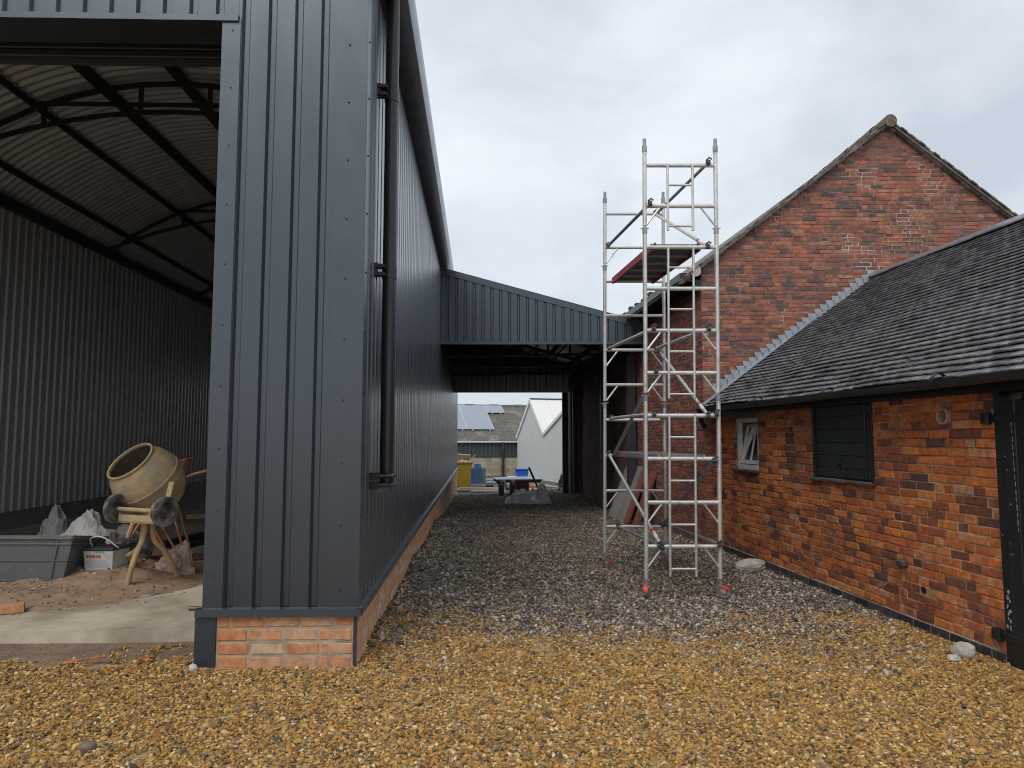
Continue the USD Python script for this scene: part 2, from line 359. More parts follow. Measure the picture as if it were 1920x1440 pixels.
mat('shed_grey', (0.52, 0.54, 0.53), 0.55, vary=0.03, vscale=1.0)
mat('shed_white', (0.70, 0.70, 0.66), 0.5, vary=0.04)
mat('fibre_cement', (0.12, 0.115, 0.105), 0.85, vary=0.22, vscale=5, dirt=(0.24, 0.225, 0.18), dscale=1.4, damount=(0.52, 0.66))
mat('solar_glass', (0.20, 0.23, 0.29), 0.14, vary=0.05, spec=0.9, coat=0.6)
mat('solar_frame', (0.55, 0.57, 0.6), 0.4, metal=0.5)
tone_mat('block_cream', [(0, (0.30, 0.27, 0.19)), (0.5, (0.38, 0.34, 0.245)), (1, (0.46, 0.42, 0.31))], wscale=5, weather=(0.8, 1.1))
mat('leaf_brown', (0.32, 0.10, 0.035), 0.7, vary=0.3)
mat('straw', (0.42, 0.33, 0.19), 0.8)
mat('rock_pale', (0.42, 0.38, 0.33), 0.9, vary=0.25, vscale=12, bump=0.9, bscale=40)
mat('rock_brown', (0.17, 0.13, 0.10), 0.6, vary=0.2, vscale=14)
mat('leaf_dark', (0.035, 0.05, 0.018), 0.6, vary=0.4, vscale=30)
# window glass lets light through
M['window_glass'] = usdkit.material(stage, '/World/Looks/window_glass', {
    'fr': ('fresnel', {'IOR': 1.5}), 't': ('transparent_bsdf', {'color': (0.82, 0.86, 0.84)}), 'gl': ('glossy_bsdf', {'roughness': 0.04, 'color': (0.9, 0.9, 0.9)}), 'mx': ('mix_closure', {})},
    [('fr.fac', 'mx.fac'), ('t.BSDF', 'mx.closure1'), ('gl.BSDF', 'mx.closure2')], surface='mx.closure')
M['clear_film'] = usdkit.material(stage, '/World/Looks/clear_film', {
    't': ('transparent_bsdf', {'color': (0.9, 0.88, 0.86)}), 'd': ('principled_bsdf', {'base_color': (0.42, 0.38, 0.35), 'roughness': 0.35}), 'mx': ('mix_closure', {'fac': 0.55})},
    [('t.BSDF', 'mx.closure1'), ('d.BSDF', 'mx.closure2')], surface='mx.closure')

# brick-patterned wall surface for stretches too far off to tell the bricks apart
M['brick_far'] = usdkit.material(stage, '/World/Looks/brick_far', {
    'g': ('geometry', {}), 's': ('separate_xyz', {}), 'c': ('combine_xyz', {}),
    'b': ('brick_texture', {'color1': (0.26, 0.09, 0.06), 'color2': (0.15, 0.08, 0.065), 'mortar': (0.25, 0.2, 0.165), 'scale': 1.0, 'brick_width': 0.235, 'row_height': 0.073, 'mortar_size': 0.006}),
    'n': ('noise_texture', {'scale': 1.2, 'detail': 5.0}), 'w': ('rgb_ramp', {'ramp': [(0.35, (0.5, 0.48, 0.46)), (0.7, (1.2, 1.2, 1.2))]}), 'mx': ('mix', {'mix_type': 'multiply', 'fac': 1.0}),
    'p': ('principled_bsdf', {'roughness': 0.9})},
    [('g.position', 's.vector'), ('s.y', 'c.x'), ('s.z', 'c.y'), ('c.vector', 'b.vector'), ('g.position', 'n.vector'), ('n.fac', 'w.fac'), ('b.color', 'mx.color1'), ('w.color', 'mx.color2'), ('mx.color', 'p.base_color')], surface='p.BSDF')

# ------------------------------------------------------------------ ground
from scipy.interpolate import RBFInterpolator
_cp = np.array([(-3, 3.2, .02), (0, 3.2, .0), (4, 3.2, -.06), (-3, 4.9, .06), (-1.2, 4.9, .06), (-.76, 5.0, .06), (-.3, 5.0, .03), (-.7, 5.8, .10), (-.65, 9, .12), (-.57, 13.3, .08), (-.45, 20, -.32), (-.3, 25, -.42), (-.25, 28, -.64),
                (4.2, 5.3, -.13), (4.15, 7.5, -.115), (4.1, 11, -.13), (2.1, 7.9, -.2), (3.0, 7.85, -.2), (2.0, 9.7, -.19), (2.85, 9.65, -.19), (1.2, 5.5, -.03), (1.3, 6.8, -.10), (.4, 8, -.08), (1.5, 12, -.22), (.5, 13, -.15),
                (3.7, 13, -.16), (3.6, 16, -.18), (2, 16, -.27), (2, 21, -.36), (3.8, 22, -.14), (3.8, 26, -.3), (1.5, 25, -.42), (1.5, 30, -.64), (4, 31, -.64), (0, 33, -.66), (2, 36, -.66), (4, 36, -.66)])
_rbf = RBFInterpolator(_cp[:, :2], _cp[:, 2], kernel='linear', smoothing=0.02)


def ground_z(x, y):
    x, y = np.asarray(x, float), np.asarray(y, float)
    p = np.stack([np.clip(x, -1.2, 4.6), np.clip(y, 3.0, 37)], -1)
    z = np.minimum(_rbf(p.reshape(-1, 2)).reshape(x.shape), 0.13)
    q = np.stack([x * 1.3, y * 1.3, np.zeros_like(x)], -1)
    return z + 0.025 * (meshkit.fbm(q, 3, 5) - 0.5)


gx = np.unique(np.round(np.concatenate([np.linspace(-80, -9, 16), np.linspace(-9, 7, 130), np.linspace(7, 80, 16)]), 3))
gy = np.unique(np.round(np.concatenate([np.linspace(-25, 1, 14), np.linspace(1, 14, 110), np.linspace(14, 40, 90), np.linspace(40, 140, 16)]), 3))
GX, GY = np.meshgrid(gx, gy, indexing='ij')
GZ = ground_z(GX, GY)
M['ground'] = usdkit.material(stage, '/World/Looks/ground', {
    'g': ('geometry', {}), 's': ('separate_xyz', {}), 'n': ('noise_texture', {'scale': 1.1, 'detail': 5.0, 'roughness': 0.6}),
    'a': ('math', {'math_type': 'multiply_add', 'value2': 1.6, 'value3': -0.8}), 'y': ('math', {'math_type': 'add'}),
    'k': ('map_range', {'from_min': 5.75, 'from_max': 6.35, 'clamp': True}),
    'v': ('voronoi_texture', {'scale': 42.0, 'randomness': 1.0}), 'rg': ('rgb_ramp', {'ramp': [(0.1, (0.10, 0.075, 0.045)), (0.45, (0.30, 0.19, 0.085)), (0.8, (0.42, 0.28, 0.14)), (1, (0.5, 0.42, 0.3))]}),
    'rk': ('rgb_ramp', {'ramp': [(0.0, (0.02, 0.019, 0.018)), (0.5, (0.06, 0.054, 0.05)), (0.8, (0.13, 0.115, 0.1)), (1, (0.34, 0.31, 0.27))]}),
    'bw': ('rgb_to_bw', {}), 'mx': ('mix', {'mix_type': 'mix'}),
    'sx': ('map_range', {'from_min': -1.75, 'from_max': -1.95, 'clamp': True}), 'sy': ('map_range', {'from_min': 5.0, 'from_max': 5.25, 'clamp': True}), 'sm': ('math', {'math_type': 'multiply'}),
    'ns': ('noise_texture', {'scale': 7.0, 'detail': 8.0, 'roughness': 0.7}), 'rs': ('rgb_ramp', {'ramp': [(0.3, (0.10, 0.07, 0.05)), (0.7, (0.24, 0.165, 0.11))]}), 'm2': ('mix', {'mix_type': 'mix'}),
    'b': ('bump', {'strength': 0.8, 'distance': 0.01}), 'p': ('principled_bsdf', {'roughness': 0.85})},
    [('g.position', 's.vector'), ('g.position', 'n.vector'), ('n.fac', 'a.value1'), ('a.value', 'y.value1'), ('s.y', 'y.value2'), ('y.value', 'k.value'), ('g.position', 'v.vector'), ('v.color', 'bw.color'), ('bw.val', 'rg.fac'), ('bw.val', 'rk.fac'),
     ('k.result', 'mx.fac'), ('rg.color', 'mx.color1'), ('rk.color', 'mx.color2'), ('s.x', 'sx.value'), ('s.y', 'sy.value'), ('sx.result', 'sm.value1'), ('sy.result', 'sm.value2'), ('g.position', 'ns.vector'), ('ns.fac', 'rs.fac'),
     ('sm.value', 'm2.fac'), ('mx.color', 'm2.color1'), ('rs.color', 'm2.color2'), ('m2.color', 'p.base_color'), ('v.distance', 'b.height'), ('b.normal', 'p.normal')], surface='p.BSDF')
MB().grid(np.stack([GX, GY, GZ], -1)).build('ground', 'ground', smooth=True, kind='structure', label='yard ground rising to the buildings under golden and grey gravel', cat='ground')


def stone_mesh(rng, size):
    m = trimesh.creation.icosphere(0)
    v = m.vertices * (1 + 0.28 * rng.standard_normal((12, 1)).clip(-1.3, 1.3))
    v = v * np.array([1.0, rng.uniform(.6, .95), rng.uniform(.32, .6)]) * size
    return trimesh.transform_points(v, trimesh.transformations.euler_matrix(*(rng.normal(0, .45, 2)), rng.uniform(0, 6.28))), m.faces


def gravel(name, material, label, cat, pts, n_proto, n_stones, spread, size, seed):
    rng = np.random.default_rng(seed)
    path = '/World/' + name
    pi = UsdGeom.PointInstancer.Define(stage, path)
    for k in range(n_proto):
        mb = MB()
        for i in range(n_stones):
            sz = size * rng.lognormal(-.06, .40)
            v, f = stone_mesh(rng, sz)
            a, r = rng.uniform(0, 6.28), spread * math.sqrt(rng.uniform())
            mb.add(v + [r * math.cos(a), r * math.sin(a), sz * 0.3 + rng.uniform(-.3, .6) * size], f, rng.uniform())
        v, f, t = np.vstack(mb.v), np.vstack(mb.f), np.concatenate(mb.t)
        m = usdkit.mesh(stage, f'{path}/stones{"" if k == 0 else f"_{k:03d}"}', (v, f), M[material])
        UsdGeom.PrimvarsAPI(m).CreatePrimvar('tone', Sdf.ValueTypeNames.FloatArray, 'vertex').Set(Vt.FloatArray.FromNumpy(t.astype(np.float32)))
        pi.CreatePrototypesRel().AddTarget(m.GetPath())
    ang = rng.uniform(0, 6.28, len(pts)) / 2
    pi.CreatePositionsAttr(Vt.Vec3fArray.FromNumpy(pts.astype(np.float32)))
    pi.CreateProtoIndicesAttr(Vt.IntArray.FromNumpy(rng.integers(0, n_proto, len(pts)).astype(np.int32)))
    pi.CreateOrientationsAttr(Vt.QuathArray([Gf.Quath(float(np.cos(a)), 0, 0, float(np.sin(a))) for a in ang]))
    pi.CreateScalesAttr(Vt.Vec3fArray.FromNumpy(np.repeat(rng.uniform(.85, 1.2, (len(pts), 1)), 3, 1).astype(np.float32)))
    tag(pi.GetPrim(), label, cat, kind='stuff')


def scatter(x0, x1, y0, y1, step, seed):
    rng = np.random.default_rng(seed)
    a, b = np.meshgrid(np.arange(x0, x1, step), np.arange(y0, y1, step), indexing='ij')
    p = np.stack([a.ravel(), b.ravel()], 1) + rng.uniform(-.5, .5, (a.size, 2)) * step
    return p, rng


def edge_noise(p, s, seed):
    return meshkit.fbm(np.stack([p[:, 0] * s, p[:, 1] * s, np.zeros(len(p))], 1), 4, seed) - 0.5


def barn_side(y):
    return -0.735 + 0.0202 * (y - 4.96)


p, rg = scatter(-4.6, 4.6, 2.7, 7.0, 0.068, 11)
e = p[:, 1] + 2.2 * edge_noise(p, 1.0, 3) + rg.normal(0, .42, len(p)) - 0.05 * (p[:, 0] - 1)
soil = (p[:, 0] < -1.86) & (p[:, 1] + .7 * edge_noise(p, 2.2, 9) > 5.12 - 0.10 * np.clip(-3.0 - p[:, 0], 0, 3))
keep = (e < 6.0) & ~(soil & (rg.uniform(size=len(p)) > 0.05 + 1.6 * np.clip(edge_noise(p, 3.0, 19) - .06, 0, .5))) & (p[:, 1] < 5.45 + 10 * (p[:, 0] > -0.72)) & (p[:, 0] < 4.2) & ~((p[:, 0] > -1.85) & (p[:, 0] < -0.72) & (p[:, 1] > 4.93))
p = p[keep]
gravel('golden_gravel', 'golden_stone', 'loose golden brown gravel spread across the foreground', 'gravel', np.column_stack([p, ground_z(p[:, 0], p[:, 1])]), 16, 24, 0.066, 0.0092, 21)
p, rg = scatter(-0.8, 4.3, 5.0, 14.0, 0.080, 12)
e = p[:, 1] + 2.2 * edge_noise(p, 1.0, 3) + rg.normal(0, .45, len(p)) - 0.05 * (p[:, 0] - 1)
k1 = (e > 5.85) & (p[:, 0] > barn_side(p[:, 1]) + .03) & (p[:, 0] < 4.22 - .023 * (p[:, 1] - 5.2))
p1 = p[k1]
p, rg = scatter(-0.6, 4.1, 14.0, 27.0, 0.14, 13)
p = p[(p[:, 0] > barn_side(p[:, 1]) + .03) & (p[:, 0] < 3.85)]
p = np.vstack([p1, p])
gravel('grey_gravel', 'grey_stone', 'damp dark grey gravel covering the alley between barn and brick buildings', 'gravel', np.column_stack([p, ground_z(p[:, 0], p[:, 1])]), 16, 20, 0.075, 0.0095, 22)

# ------------------------------------------------------------------ brickwork
def bricks(fr, vs, intervals, pitch, p_head, joint, rng, slack=0.0):
    """Cells (u0, u1, v0, v1) row by row; intervals(v0, v1) gives the stretches of wall a row may fill."""
    out = []
    for r in range(len(vs) - 1):
        v0, v1 = vs[r] + joint / 2, vs[r + 1] - joint / 2
        for a, b in intervals(v0, v1):
            u = a - rng.uniform(0, pitch * .5) if r % 2 else a
            while u < b - 0.02:
                w = pitch if rng.uniform() > p_head else pitch * 0.5
                w *= rng.uniform(1 - slack, 1 + slack)
                e = u + w
                if b - e < pitch * 0.2:
                    e = b
                c0, c1 = max(u + joint / 2, a), min(e - joint / 2, b)
                if c1 - c0 > 0.025:
                    out.append((c0, c1, v0, v1))
                u = e
    return np.array(out)


BRF = np.array([[8, 9, 10, 11], [0, 1, 9, 8], [1, 2, 10, 9], [2, 3, 11, 10], [3, 0, 8, 11], [4, 5, 1, 0], [5, 6, 2, 1], [6, 7, 3, 2], [7, 4, 0, 3]])


def brick_verts(fr, c, rng, proud=(0.0, 0.004), ch=0.006, wob=0.0022, deep=0.03, worn=0.0):
    u0, u1, v0, v1 = c
    n = rng.uniform(*proud)
    if rng.uniform() < worn:
        n -= rng.uniform(.004, .012)
    U, W = np.array([u0, u1, u1, u0]), np.array([v0, v0, v1, v1])
    su, sv = np.array([1, -1, -1, 1]), np.array([1, 1, -1, -1])
    j = rng.normal(0, wob, (2, 8))
    outer = fr(U + j[0, :4], W + j[1, :4] * .7, n - ch * .8)
    inner = fr(U + su * ch * 1.2 + j[0, 4:], W + sv * ch + j[1, 4:] * .7, n + rng.normal(0, .0011, 4))
    back = fr(U, W, -deep)
    return np.vstack([outer, back, inner])


def lay(cells, fr, parent, material, rng, tones, part='brick', rest='bricks', limit=300, **kw):
    """The largest cells in view become parts of their own, the others one joined part."""
    cen = fr((cells[:, 0] + cells[:, 1]) / 2, (cells[:, 2] + cells[:, 3]) / 2)
    x, y, s = pix(cen)
    seen = (x > -30) & (x < 1950) & (y > -30) & (y < 1470)
    area = np.where(seen, np.nan_to_num(s) ** 2 * (cells[:, 1] - cells[:, 0]), -1)
    big = set(np.argsort(-area)[:limit].tolist()) if limit else set()
    big = {i for i in big if area[i] > 0}
    joined = MB()
    for i, c in enumerate(cells):
        v = brick_verts(fr, c, rng, **kw)
        if i in big:
            MB().add(v, BRF, tones[i]).build(part, material, parent, tone=True)
        else:
            joined.add(v, BRF, tones[i])
    if joined.v:
        joined.build(rest, material, parent, tone=True, kind='stuff')


def plain(a, b):
    return lambda v0, v1: [(a, b)]


def cut(iv, a, b):
    out = []
    for p, q in iv:
        if b <= p or a >= q:
            out.append((p, q))
        else:
            if a - p > .03: out.append((p, a))
            if q - b > .03: out.append((b, q))
    return out


# ------------------------------------------------------------------ the dark clad barn
A = V3(-0.735, 4.96, 0)
DU = unit((0.0202, 1, 0))                       # along the side wall, away from the camera
DL = unit((-1, 0.045, 0))                       # along the front, to the left
SIDE = Frame(A, DU, (0, 0, 1), unit((DU[1], -DU[0], 0)))     # n to the alley
FRONT = Frame(A, DL, (0, 0, 1), unit((DL[1], -DL[0], 0)))    # n to the camera
if FRONT.n[1] > 0: FRONT.n = -FRONT.n
L_BARN, W_BARN, EAVE, RISE = 23.2, 6.78, 5.42, 1.34
barn = thing('steel_clad_barn', 'tall anthracite box profile steel barn with open front bay on brick plinth', 'barn', A)
PROF = [(0, 0), (.118, 0), (.134, -.030), (.173, -.030), (.189, 0)]


def sheets(fr, u0, u1, v0, top, parent, mname, period=.195, off=0.0, d=.028, wc=.130, wt=.034, cover=5, name='cladding_sheet', flip=1, n=0.0):
    """Box profile sheets: each sheet covers a few ribs and laps the next."""
    k0 = int(math.floor((u0 - off) / period)) - 1
    us, ns = [], []
    for k in range(k0, int((u1 - off) / period) + 2):
        b = off + k * period
        s = (period - wc - wt) / 2
        for du, dn in ((0, 0), (wc, 0), (wc + s, -d), (wc + s + wt, -d)):
            us.append(b + du); ns.append(dn * flip)
    us, ns = np.array(us), np.array(ns)
    inner = (us > u0 + 1e-4) & (us < u1 - 1e-4)
    U = np.concatenate([[u0], us[inner], [u1]])
    N = np.concatenate([[np.interp(u0, us, ns)], ns[inner], [np.interp(u1, us, ns)]])
    step = 4 * cover
    i = 0
    while i < len(U) - 1:
        j = min(i + step, len(U) - 1)
        if len(U) - 1 - j < 4: j = len(U) - 1
        a, b = U[i:j + 1], N[i:j + 1] + n
        rows = [fr(a, np.full(len(a), v0) if np.isscalar(v0) else v0(a), b), fr(a, np.full(len(a), top) if np.isscalar(top) else top(a), b)]
        MB().grid(np.stack(rows, 0)).build(name, mname, parent)
        i = j


def arc_z(w):
    """Roof height over the barn's width, w from the right wall."""
    R = (W_BARN ** 2 / 4 + RISE ** 2) / (2 * RISE)
    x = np.clip(np.asarray(w, float) - W_BARN / 2, -W_BARN / 2, W_BARN / 2)
    return EAVE + RISE - R + np.sqrt(R * R - x * x)


# front: pier to the right of the door, pier to the left, head above
HEAD = 4.74
sheets(FRONT, .215, .945, .455, lambda u: arc_z(u), barn, 'anthracite_sheet', off=.283 - .138, cover=3)
sheets(FRONT, .947, 6.25, HEAD, lambda u: arc_z(u), barn, 'anthracite_sheet', off=.283 - .138)
sheets(FRONT, 6.25, W_BARN, .455, lambda u: arc_z(u), barn, 'anthracite_sheet', off=.283 - .138)
b = MB()
b.box(FRONT, -.006, .222, .455, 5.6, .002, .006)
b.box(SIDE, -.0065, .115, .455, 5.36, .0065, .0105)
b.build('corner_trim', 'anthracite_trim', barn)
b = MB()
b.box(FRONT, .93, 1.066, .46, HEAD - .012, .003, .007)
b.box(FRONT, 1.062, 1.066, .46, HEAD - .012, -.30, .003)
b.build('door_jamb', 'anthracite_trim', barn)
b = MB()
b.box(FRONT, 6.2, 6.3, .3, HEAD - .012, .003, .007); b.box(FRONT, 6.2, 6.204, .3, HEAD - .012, -.3, .003)
b.build('door_jamb', 'anthracite_trim', barn)
b = MB()
b.box(FRONT, .946, 6.32, HEAD - .03, HEAD + .012, .004, .022)
b.box(FRONT, .946, 6.32, HEAD - .034, HEAD - .0305, -.30, .022)
b.build('door_head_trim', 'anthracite_trim', barn)
# coiled door above the opening, its lowest slats showing
sh = MB().box(FRONT, 1.07, 6.2, 4.70, 5.30, -.62, -.58).build('roller_shutter', 'shutter_slat', barn)
for k in range(8):
    z = 4.745 + k * .066
    MB().cbox(FRONT, 1.08, 6.19, z, z + .058, -.578, -.555 + .004 * (k % 2), .01).build('slat', 'shutter_slat', sh)
# drip flashing and the boot below the jamb
b = MB()
for fr, a0, a1 in ((FRONT, -.03, 1.105), (SIDE, -.03, L_BARN)):
    P = []
    for n_, z_ in ((.0, .462), (.034, .456), (.037, .405), (.033, .405), (.030, .450), (.0, .454)):
        P.append([(a0, z_, n_), (a1, z_, n_)])
    P = np.array(P)
    b.grid(fr(P[..., 0], P[..., 1], P[..., 2]))
b.build('drip_flashing', 'anthracite_trim', barn)
MB().cbox(FRONT, .968, 1.112, -.1, .402, -.30, .012, .004).build('jamb_boot', 'anthracite_trim', barn)
# brick plinth
mort = MB()
mort.box(FRONT, .004, .966, -.2, .40, -.2, -.004)
mort.box(SIDE, .004, L_BARN, -1.2, .40, -.2, -.004)
pl = mort.build('plinth', 'mortar_buff', barn)
vs = np.arange(-.16, .42, .0925)
vs = vs + (.412 - vs[-1])
rng = np.random.default_rng(31)
cells = bricks(FRONT, vs, plain(.026, .962), .241, .06, .017, rng)
lay(cells, FRONT, pl, 'brick_reclaimed', rng, rng.uniform(0, 1, len(cells)), ch=.007, wob=.003)
vs = np.arange(-1.0, .42, .0925); vs = vs + (.412 - vs[-1])
cells = bricks(SIDE, vs, lambda v0, v1: [(.02, 4.03), (4.05, 8.28), (8.30, 14.0), (14.02, L_BARN)], .241, .06, .017, rng)
cg = SIDE(cells[:, 0], cells[:, 3])
cells = cells[cells[:, 3] > ground_z(cg[:, 0] + .1, cg[:, 1]) - .05]
lay(cells, SIDE, pl, 'brick_reclaimed', rng, rng.uniform(0.35, 1, len(cells)), limit=270, ch=.007, wob=.003)
b = MB().box(SIDE, -.003, .004, -.2, .40, -.024, .001)
for u in (4.032, 8.282, 14.002): b.box(SIDE, u, u + .016, -.9, .40, -.02, -.0015)
b.build('expansion_joint', 'dark_steel', pl)
# side wall sheets, gutter, downpipe
sheets(SIDE, .10, L_BARN, .455, EAVE, barn, 'anthracite_sheet', off=.10)
gp = [(-.01, 5.33), (.06, 5.335), (.15, 5.365), (.215, 5.42), (.245, 5.49), (.25, 5.59), (.235, 5.595), (.235, 5.50)]
b = MB().grid(np.array([[SIDE(u, z_, n_) for n_, z_ in gp] for u in (-.10, L_BARN + .1)]))
b.poly(Frame(SIDE(-.10, 0, 0), SIDE.n, (0, 0, 1)), Polygon(gp[:6] + [(-.01, 5.59)]), -.004, .0)
b.build('eaves_gutter', 'anthracite_trim', barn, smooth=25)
dpc = lambda z: SIDE(.70, z, .098)
dp = MB().tube([dpc(5.40), dpc(3.9), dpc(2.5), dpc(1.262)], .056, 18).build('downpipe', 'black_plastic', barn, smooth=40)
for z in (4.50, 2.99):
    MB().lathe([(-.05, .0562), (-.048, .061), (.048, .061), (.05, .0562)], dpc(z), (0, 0, 1), 18).build('coupling', 'black_plastic', dp, smooth=40)
    b = MB()
    for dz in (-.045, .02):
        b.box(SIDE, .56, .64, z + dz, z + dz + .026, .0, .075)
    b.box(SIDE, .575, .60, z - .06, z + .06, .0, .02)
    b.build('pipe_clip', 'black_plastic', dp)
for z in (1.335, 1.265):
    b = MB().lathe([(-.02, .057), (-.02, .064), (.02, .064), (.02, .057)], dpc(z), (0, 0, 1), 18)
    b.tube([SIDE(.50, z, .03), SIDE(.52, z, .155), SIDE(.72, z, .165)], .016, 8)
    b.box(SIDE, .48, .53, z - .03, z + .03, 0, .06)
    b.build('pipe_clip', 'black_plastic', dp, smooth=40)
# screws
b = MB()
def screw(fr, u, v, n, r=.0085):
    b.lathe([(0, r * 1.25), (.003, r * 1.25), (.003, r), (.009, r), (.009, 0)], fr(u, v, n), fr.n, 8)
for z in (.53, 1.62, 2.72, 3.80, 4.88):
    for k in range(4): screw(FRONT, .283 + .195 * k, z + .004 * ((k * 7) % 3), -.03)
for k in range(27): screw(FRONT, .283 + .195 * (4 + k), HEAD + .045, -.03)
for z in np.arange(.58, 5.3, .44): screw(FRONT, .125, z, .006, .0062); screw(SIDE, .06, z + .06, .0105, .0062); screw(FRONT, .99, z + .1, .007, .004)
b.build('screws', 'screw_paint', barn, kind='stuff')
# inside: floor, left wall lining, upstand, roof, trusses, purlins, back wall with a way through
WL = Frame(A + DL * W_BARN, DU, (0, 0, 1), unit((DU[1], -DU[0], 0)))
MB().box(SIDE, .56, L_BARN, -.3, .168, -W_BARN + .05, -.06).build('concrete_floor', 'concrete', barn)
MB().box(FRONT, 1.12, 1.92, .118, .172, -.556, -.546).build('slab_edge_angle', 'galvanised_edge', barn)
MB().box(WL, .05, L_BARN, .0, .445, -.1, .10).build('upstand', 'concrete_dark', barn)
sheets(WL, .05, L_BARN, .448, EAVE, barn, 'lining_sheet', period=.195, wc=.135, wt=.026, d=-.028, n=.02, name='lining_sheet')
sheets(WL, .0, L_BARN, .448, EAVE, barn, 'anthracite_sheet', off=.1, n=-.15, cover=20)
sheets(Frame(SIDE.o, SIDE.u, SIDE.v, SIDE.n), .12, L_BARN, .448, EAVE, barn, 'lining_sheet', off=.04, n=-.19, cover=10, name='lining_sheet')
nw = 30
W = np.linspace(-.12, W_BARN + .12, nw)
Zr = np.where((W < 0) | (W > W_BARN), EAVE - .03, arc_z(W))
slope_n = np.gradient(Zr, W)
for k in range(12):
    ua, ub = -.12 + k * (L_BARN + .24) / 12, -.12 + (k + 1) * (L_BARN + .24) / 12 + .04
    uu = np.arange(ua, ub, .0183)
    c = .026 * np.cos(uu * 2 * np.pi / .146) + .002 * (k % 2)
    P = np.empty((len(uu), nw, 3))
    for i in range(nw):
        nn = unit((-slope_n[i], 1.0))
        P[:, i] = A + uu[:, None] * DU + ((W[i] + c * nn[0])[:, None]) * DL + (Zr[i] + .0 + c * nn[1])[:, None] * V3(0, 0, 1)
    MB().grid(P).build('roof_sheet', 'galvanised_roof', barn, smooth=True)
CROSS = lambda u: Frame(A + DU * u, DL, (0, 0, 1), -DU)
for w in (.35, 1.25, 2.25, 3.35, 4.45, 5.35, 6.3):
    z = float(arc_z(w)) - .10
    MB().bar(CROSS(.2)(w, z), CROSS(L_BARN - .2)(w, z), .05 if w not in (3.35, 4.45) else .08, .085 if w not in (3.35, 4.45) else .14).build('purlin', 'dark_steel', barn)
for w in (.10, W_BARN - .12):
    MB().bar(CROSS(.1)(w, EAVE - .06), CROSS(L_BARN - .1)(w, EAVE - .06), .14, .14).build('eaves_beam', 'dark_steel', barn)
ws = np.linspace(.1, W_BARN - .1, 15)
for u in (4.4, 8.9, 13.3, 17.7):
    f = CROSS(u)
    top = [f(w, float(arc_z(w)) - .215) for w in ws]
    low = [f(w, EAVE - .06 + .78 * (1 - ((w - W_BARN / 2) / (W_BARN / 2)) ** 2)) for w in ws]
    b = MB()
    for i in range(14):
        b.bar(top[i], top[i + 1], .055, .055, DU); b.bar(low[i], low[i + 1], .05, .05, DU)
    b.bar(f(1.55, 6.24), f(W_BARN - 1.55, 6.24), .045, .045, DU)
    for w in (1.62, 2.9, 3.85, W_BARN - 1.62):
        t = float(arc_z(w)) - .2
        b.bar(f(w, 5.36 + .78 * (1 - ((w - W_BARN / 2) / (W_BARN / 2)) ** 2)), f(w, t), .05, .05, DU)
    b.build('roof_truss', 'dark_steel', barn)
BACK = CROSS(L_BARN - .05)
ub = np.linspace(0, W_BARN, 40)
sheets(BACK, 0, W_BARN, 4.0, lambda u: arc_z(u), barn, 'lining_sheet', cover=8, name='lining_sheet')
sheets(BACK, 0, 1.0, .4, 4.0, barn, 'lining_sheet', cover=8, name='lining_sheet')
sheets(BACK, 6.2, W_BARN, .4, 4.0, barn, 'lining_sheet', cover=8, name='lining_sheet')
# a short copper pipe end by the jamb
MB().tube([FRONT(1.09, .437, -.08), FRONT(1.19, .437, -.08)], .016, 10).build('pipe_stub', 'copper', barn, smooth=40)

# ------------------------------------------------------------------ tall gabled brick barn
TG = Frame((3.98, 11.2, 0), (6.0, -.30, 0))            # gable wall, u to the right
if TG.n[1] > 0: TG.n = -TG.n
TS = Frame((3.98, 11.2, 0), (-.23, 15.8, 0))           # its long side, u away
if TS.n[0] > 0: TS.n = -TS.n
hall = thing('gabled_brick_barn', 'tall old red brick barn with steep gable behind the low stable', 'barn', (3.98, 11.2, 0))
APU, APZ, EZ = 3.285, 6.98, 4.46
S_L, S_R = (APZ - EZ) / APU, .79
UR = APU + (APZ - EZ) / S_R


def gable_iv(v0, v1):
    vm = (v0 + v1) / 2
    if vm < EZ: a, b = 0.0, UR
    else: a, b = (vm - EZ) / S_L, APU + (APZ - vm) / S_R
    return [(a, b)] if b - a > .08 else []


b = MB()
b.poly(TG, Polygon([(0.005, -.4), (UR, -.4), (UR, APZ - S_R * (UR - APU)), (APU, APZ), (0.005, EZ)]), -.35, -.0065)
gw = b.build('gable_wall', 'mortar_barn', hall)
rng = np.random.default_rng(41)
vs = np.arange(1.9, APZ + .02, .0715)
cells = bricks(TG, vs, gable_iv, .232, .36, .011, rng, slack=.07)
roofline = 2.40 + .722 * (cells[:, 1] - .277)
cells = cells[cells[:, 3] > np.where(cells[:, 1] > .2, np.minimum(roofline, 4.5) - .1, 0)]
t = rng.beta(1.7, 1.5, len(cells)); t = np.where(rng.uniform(size=len(cells)) < .13, rng.uniform(0, .2, len(cells)), t); t[rng.uniform(size=len(cells)) < .006] = .97
lay(cells, TG, gw, 'brick_red', rng, t, ch=.005, wob=.004, proud=(-.0045, .004))
cells = bricks(TG, np.arange(-.2, 1.91, .0715), plain(0, .3), .238, .2, .009, rng)
lay(cells, TG, gw, 'brick_red', rng, rng.beta(2, 2.4, len(cells)), limit=0, rest='bricks_low', ch=.004)
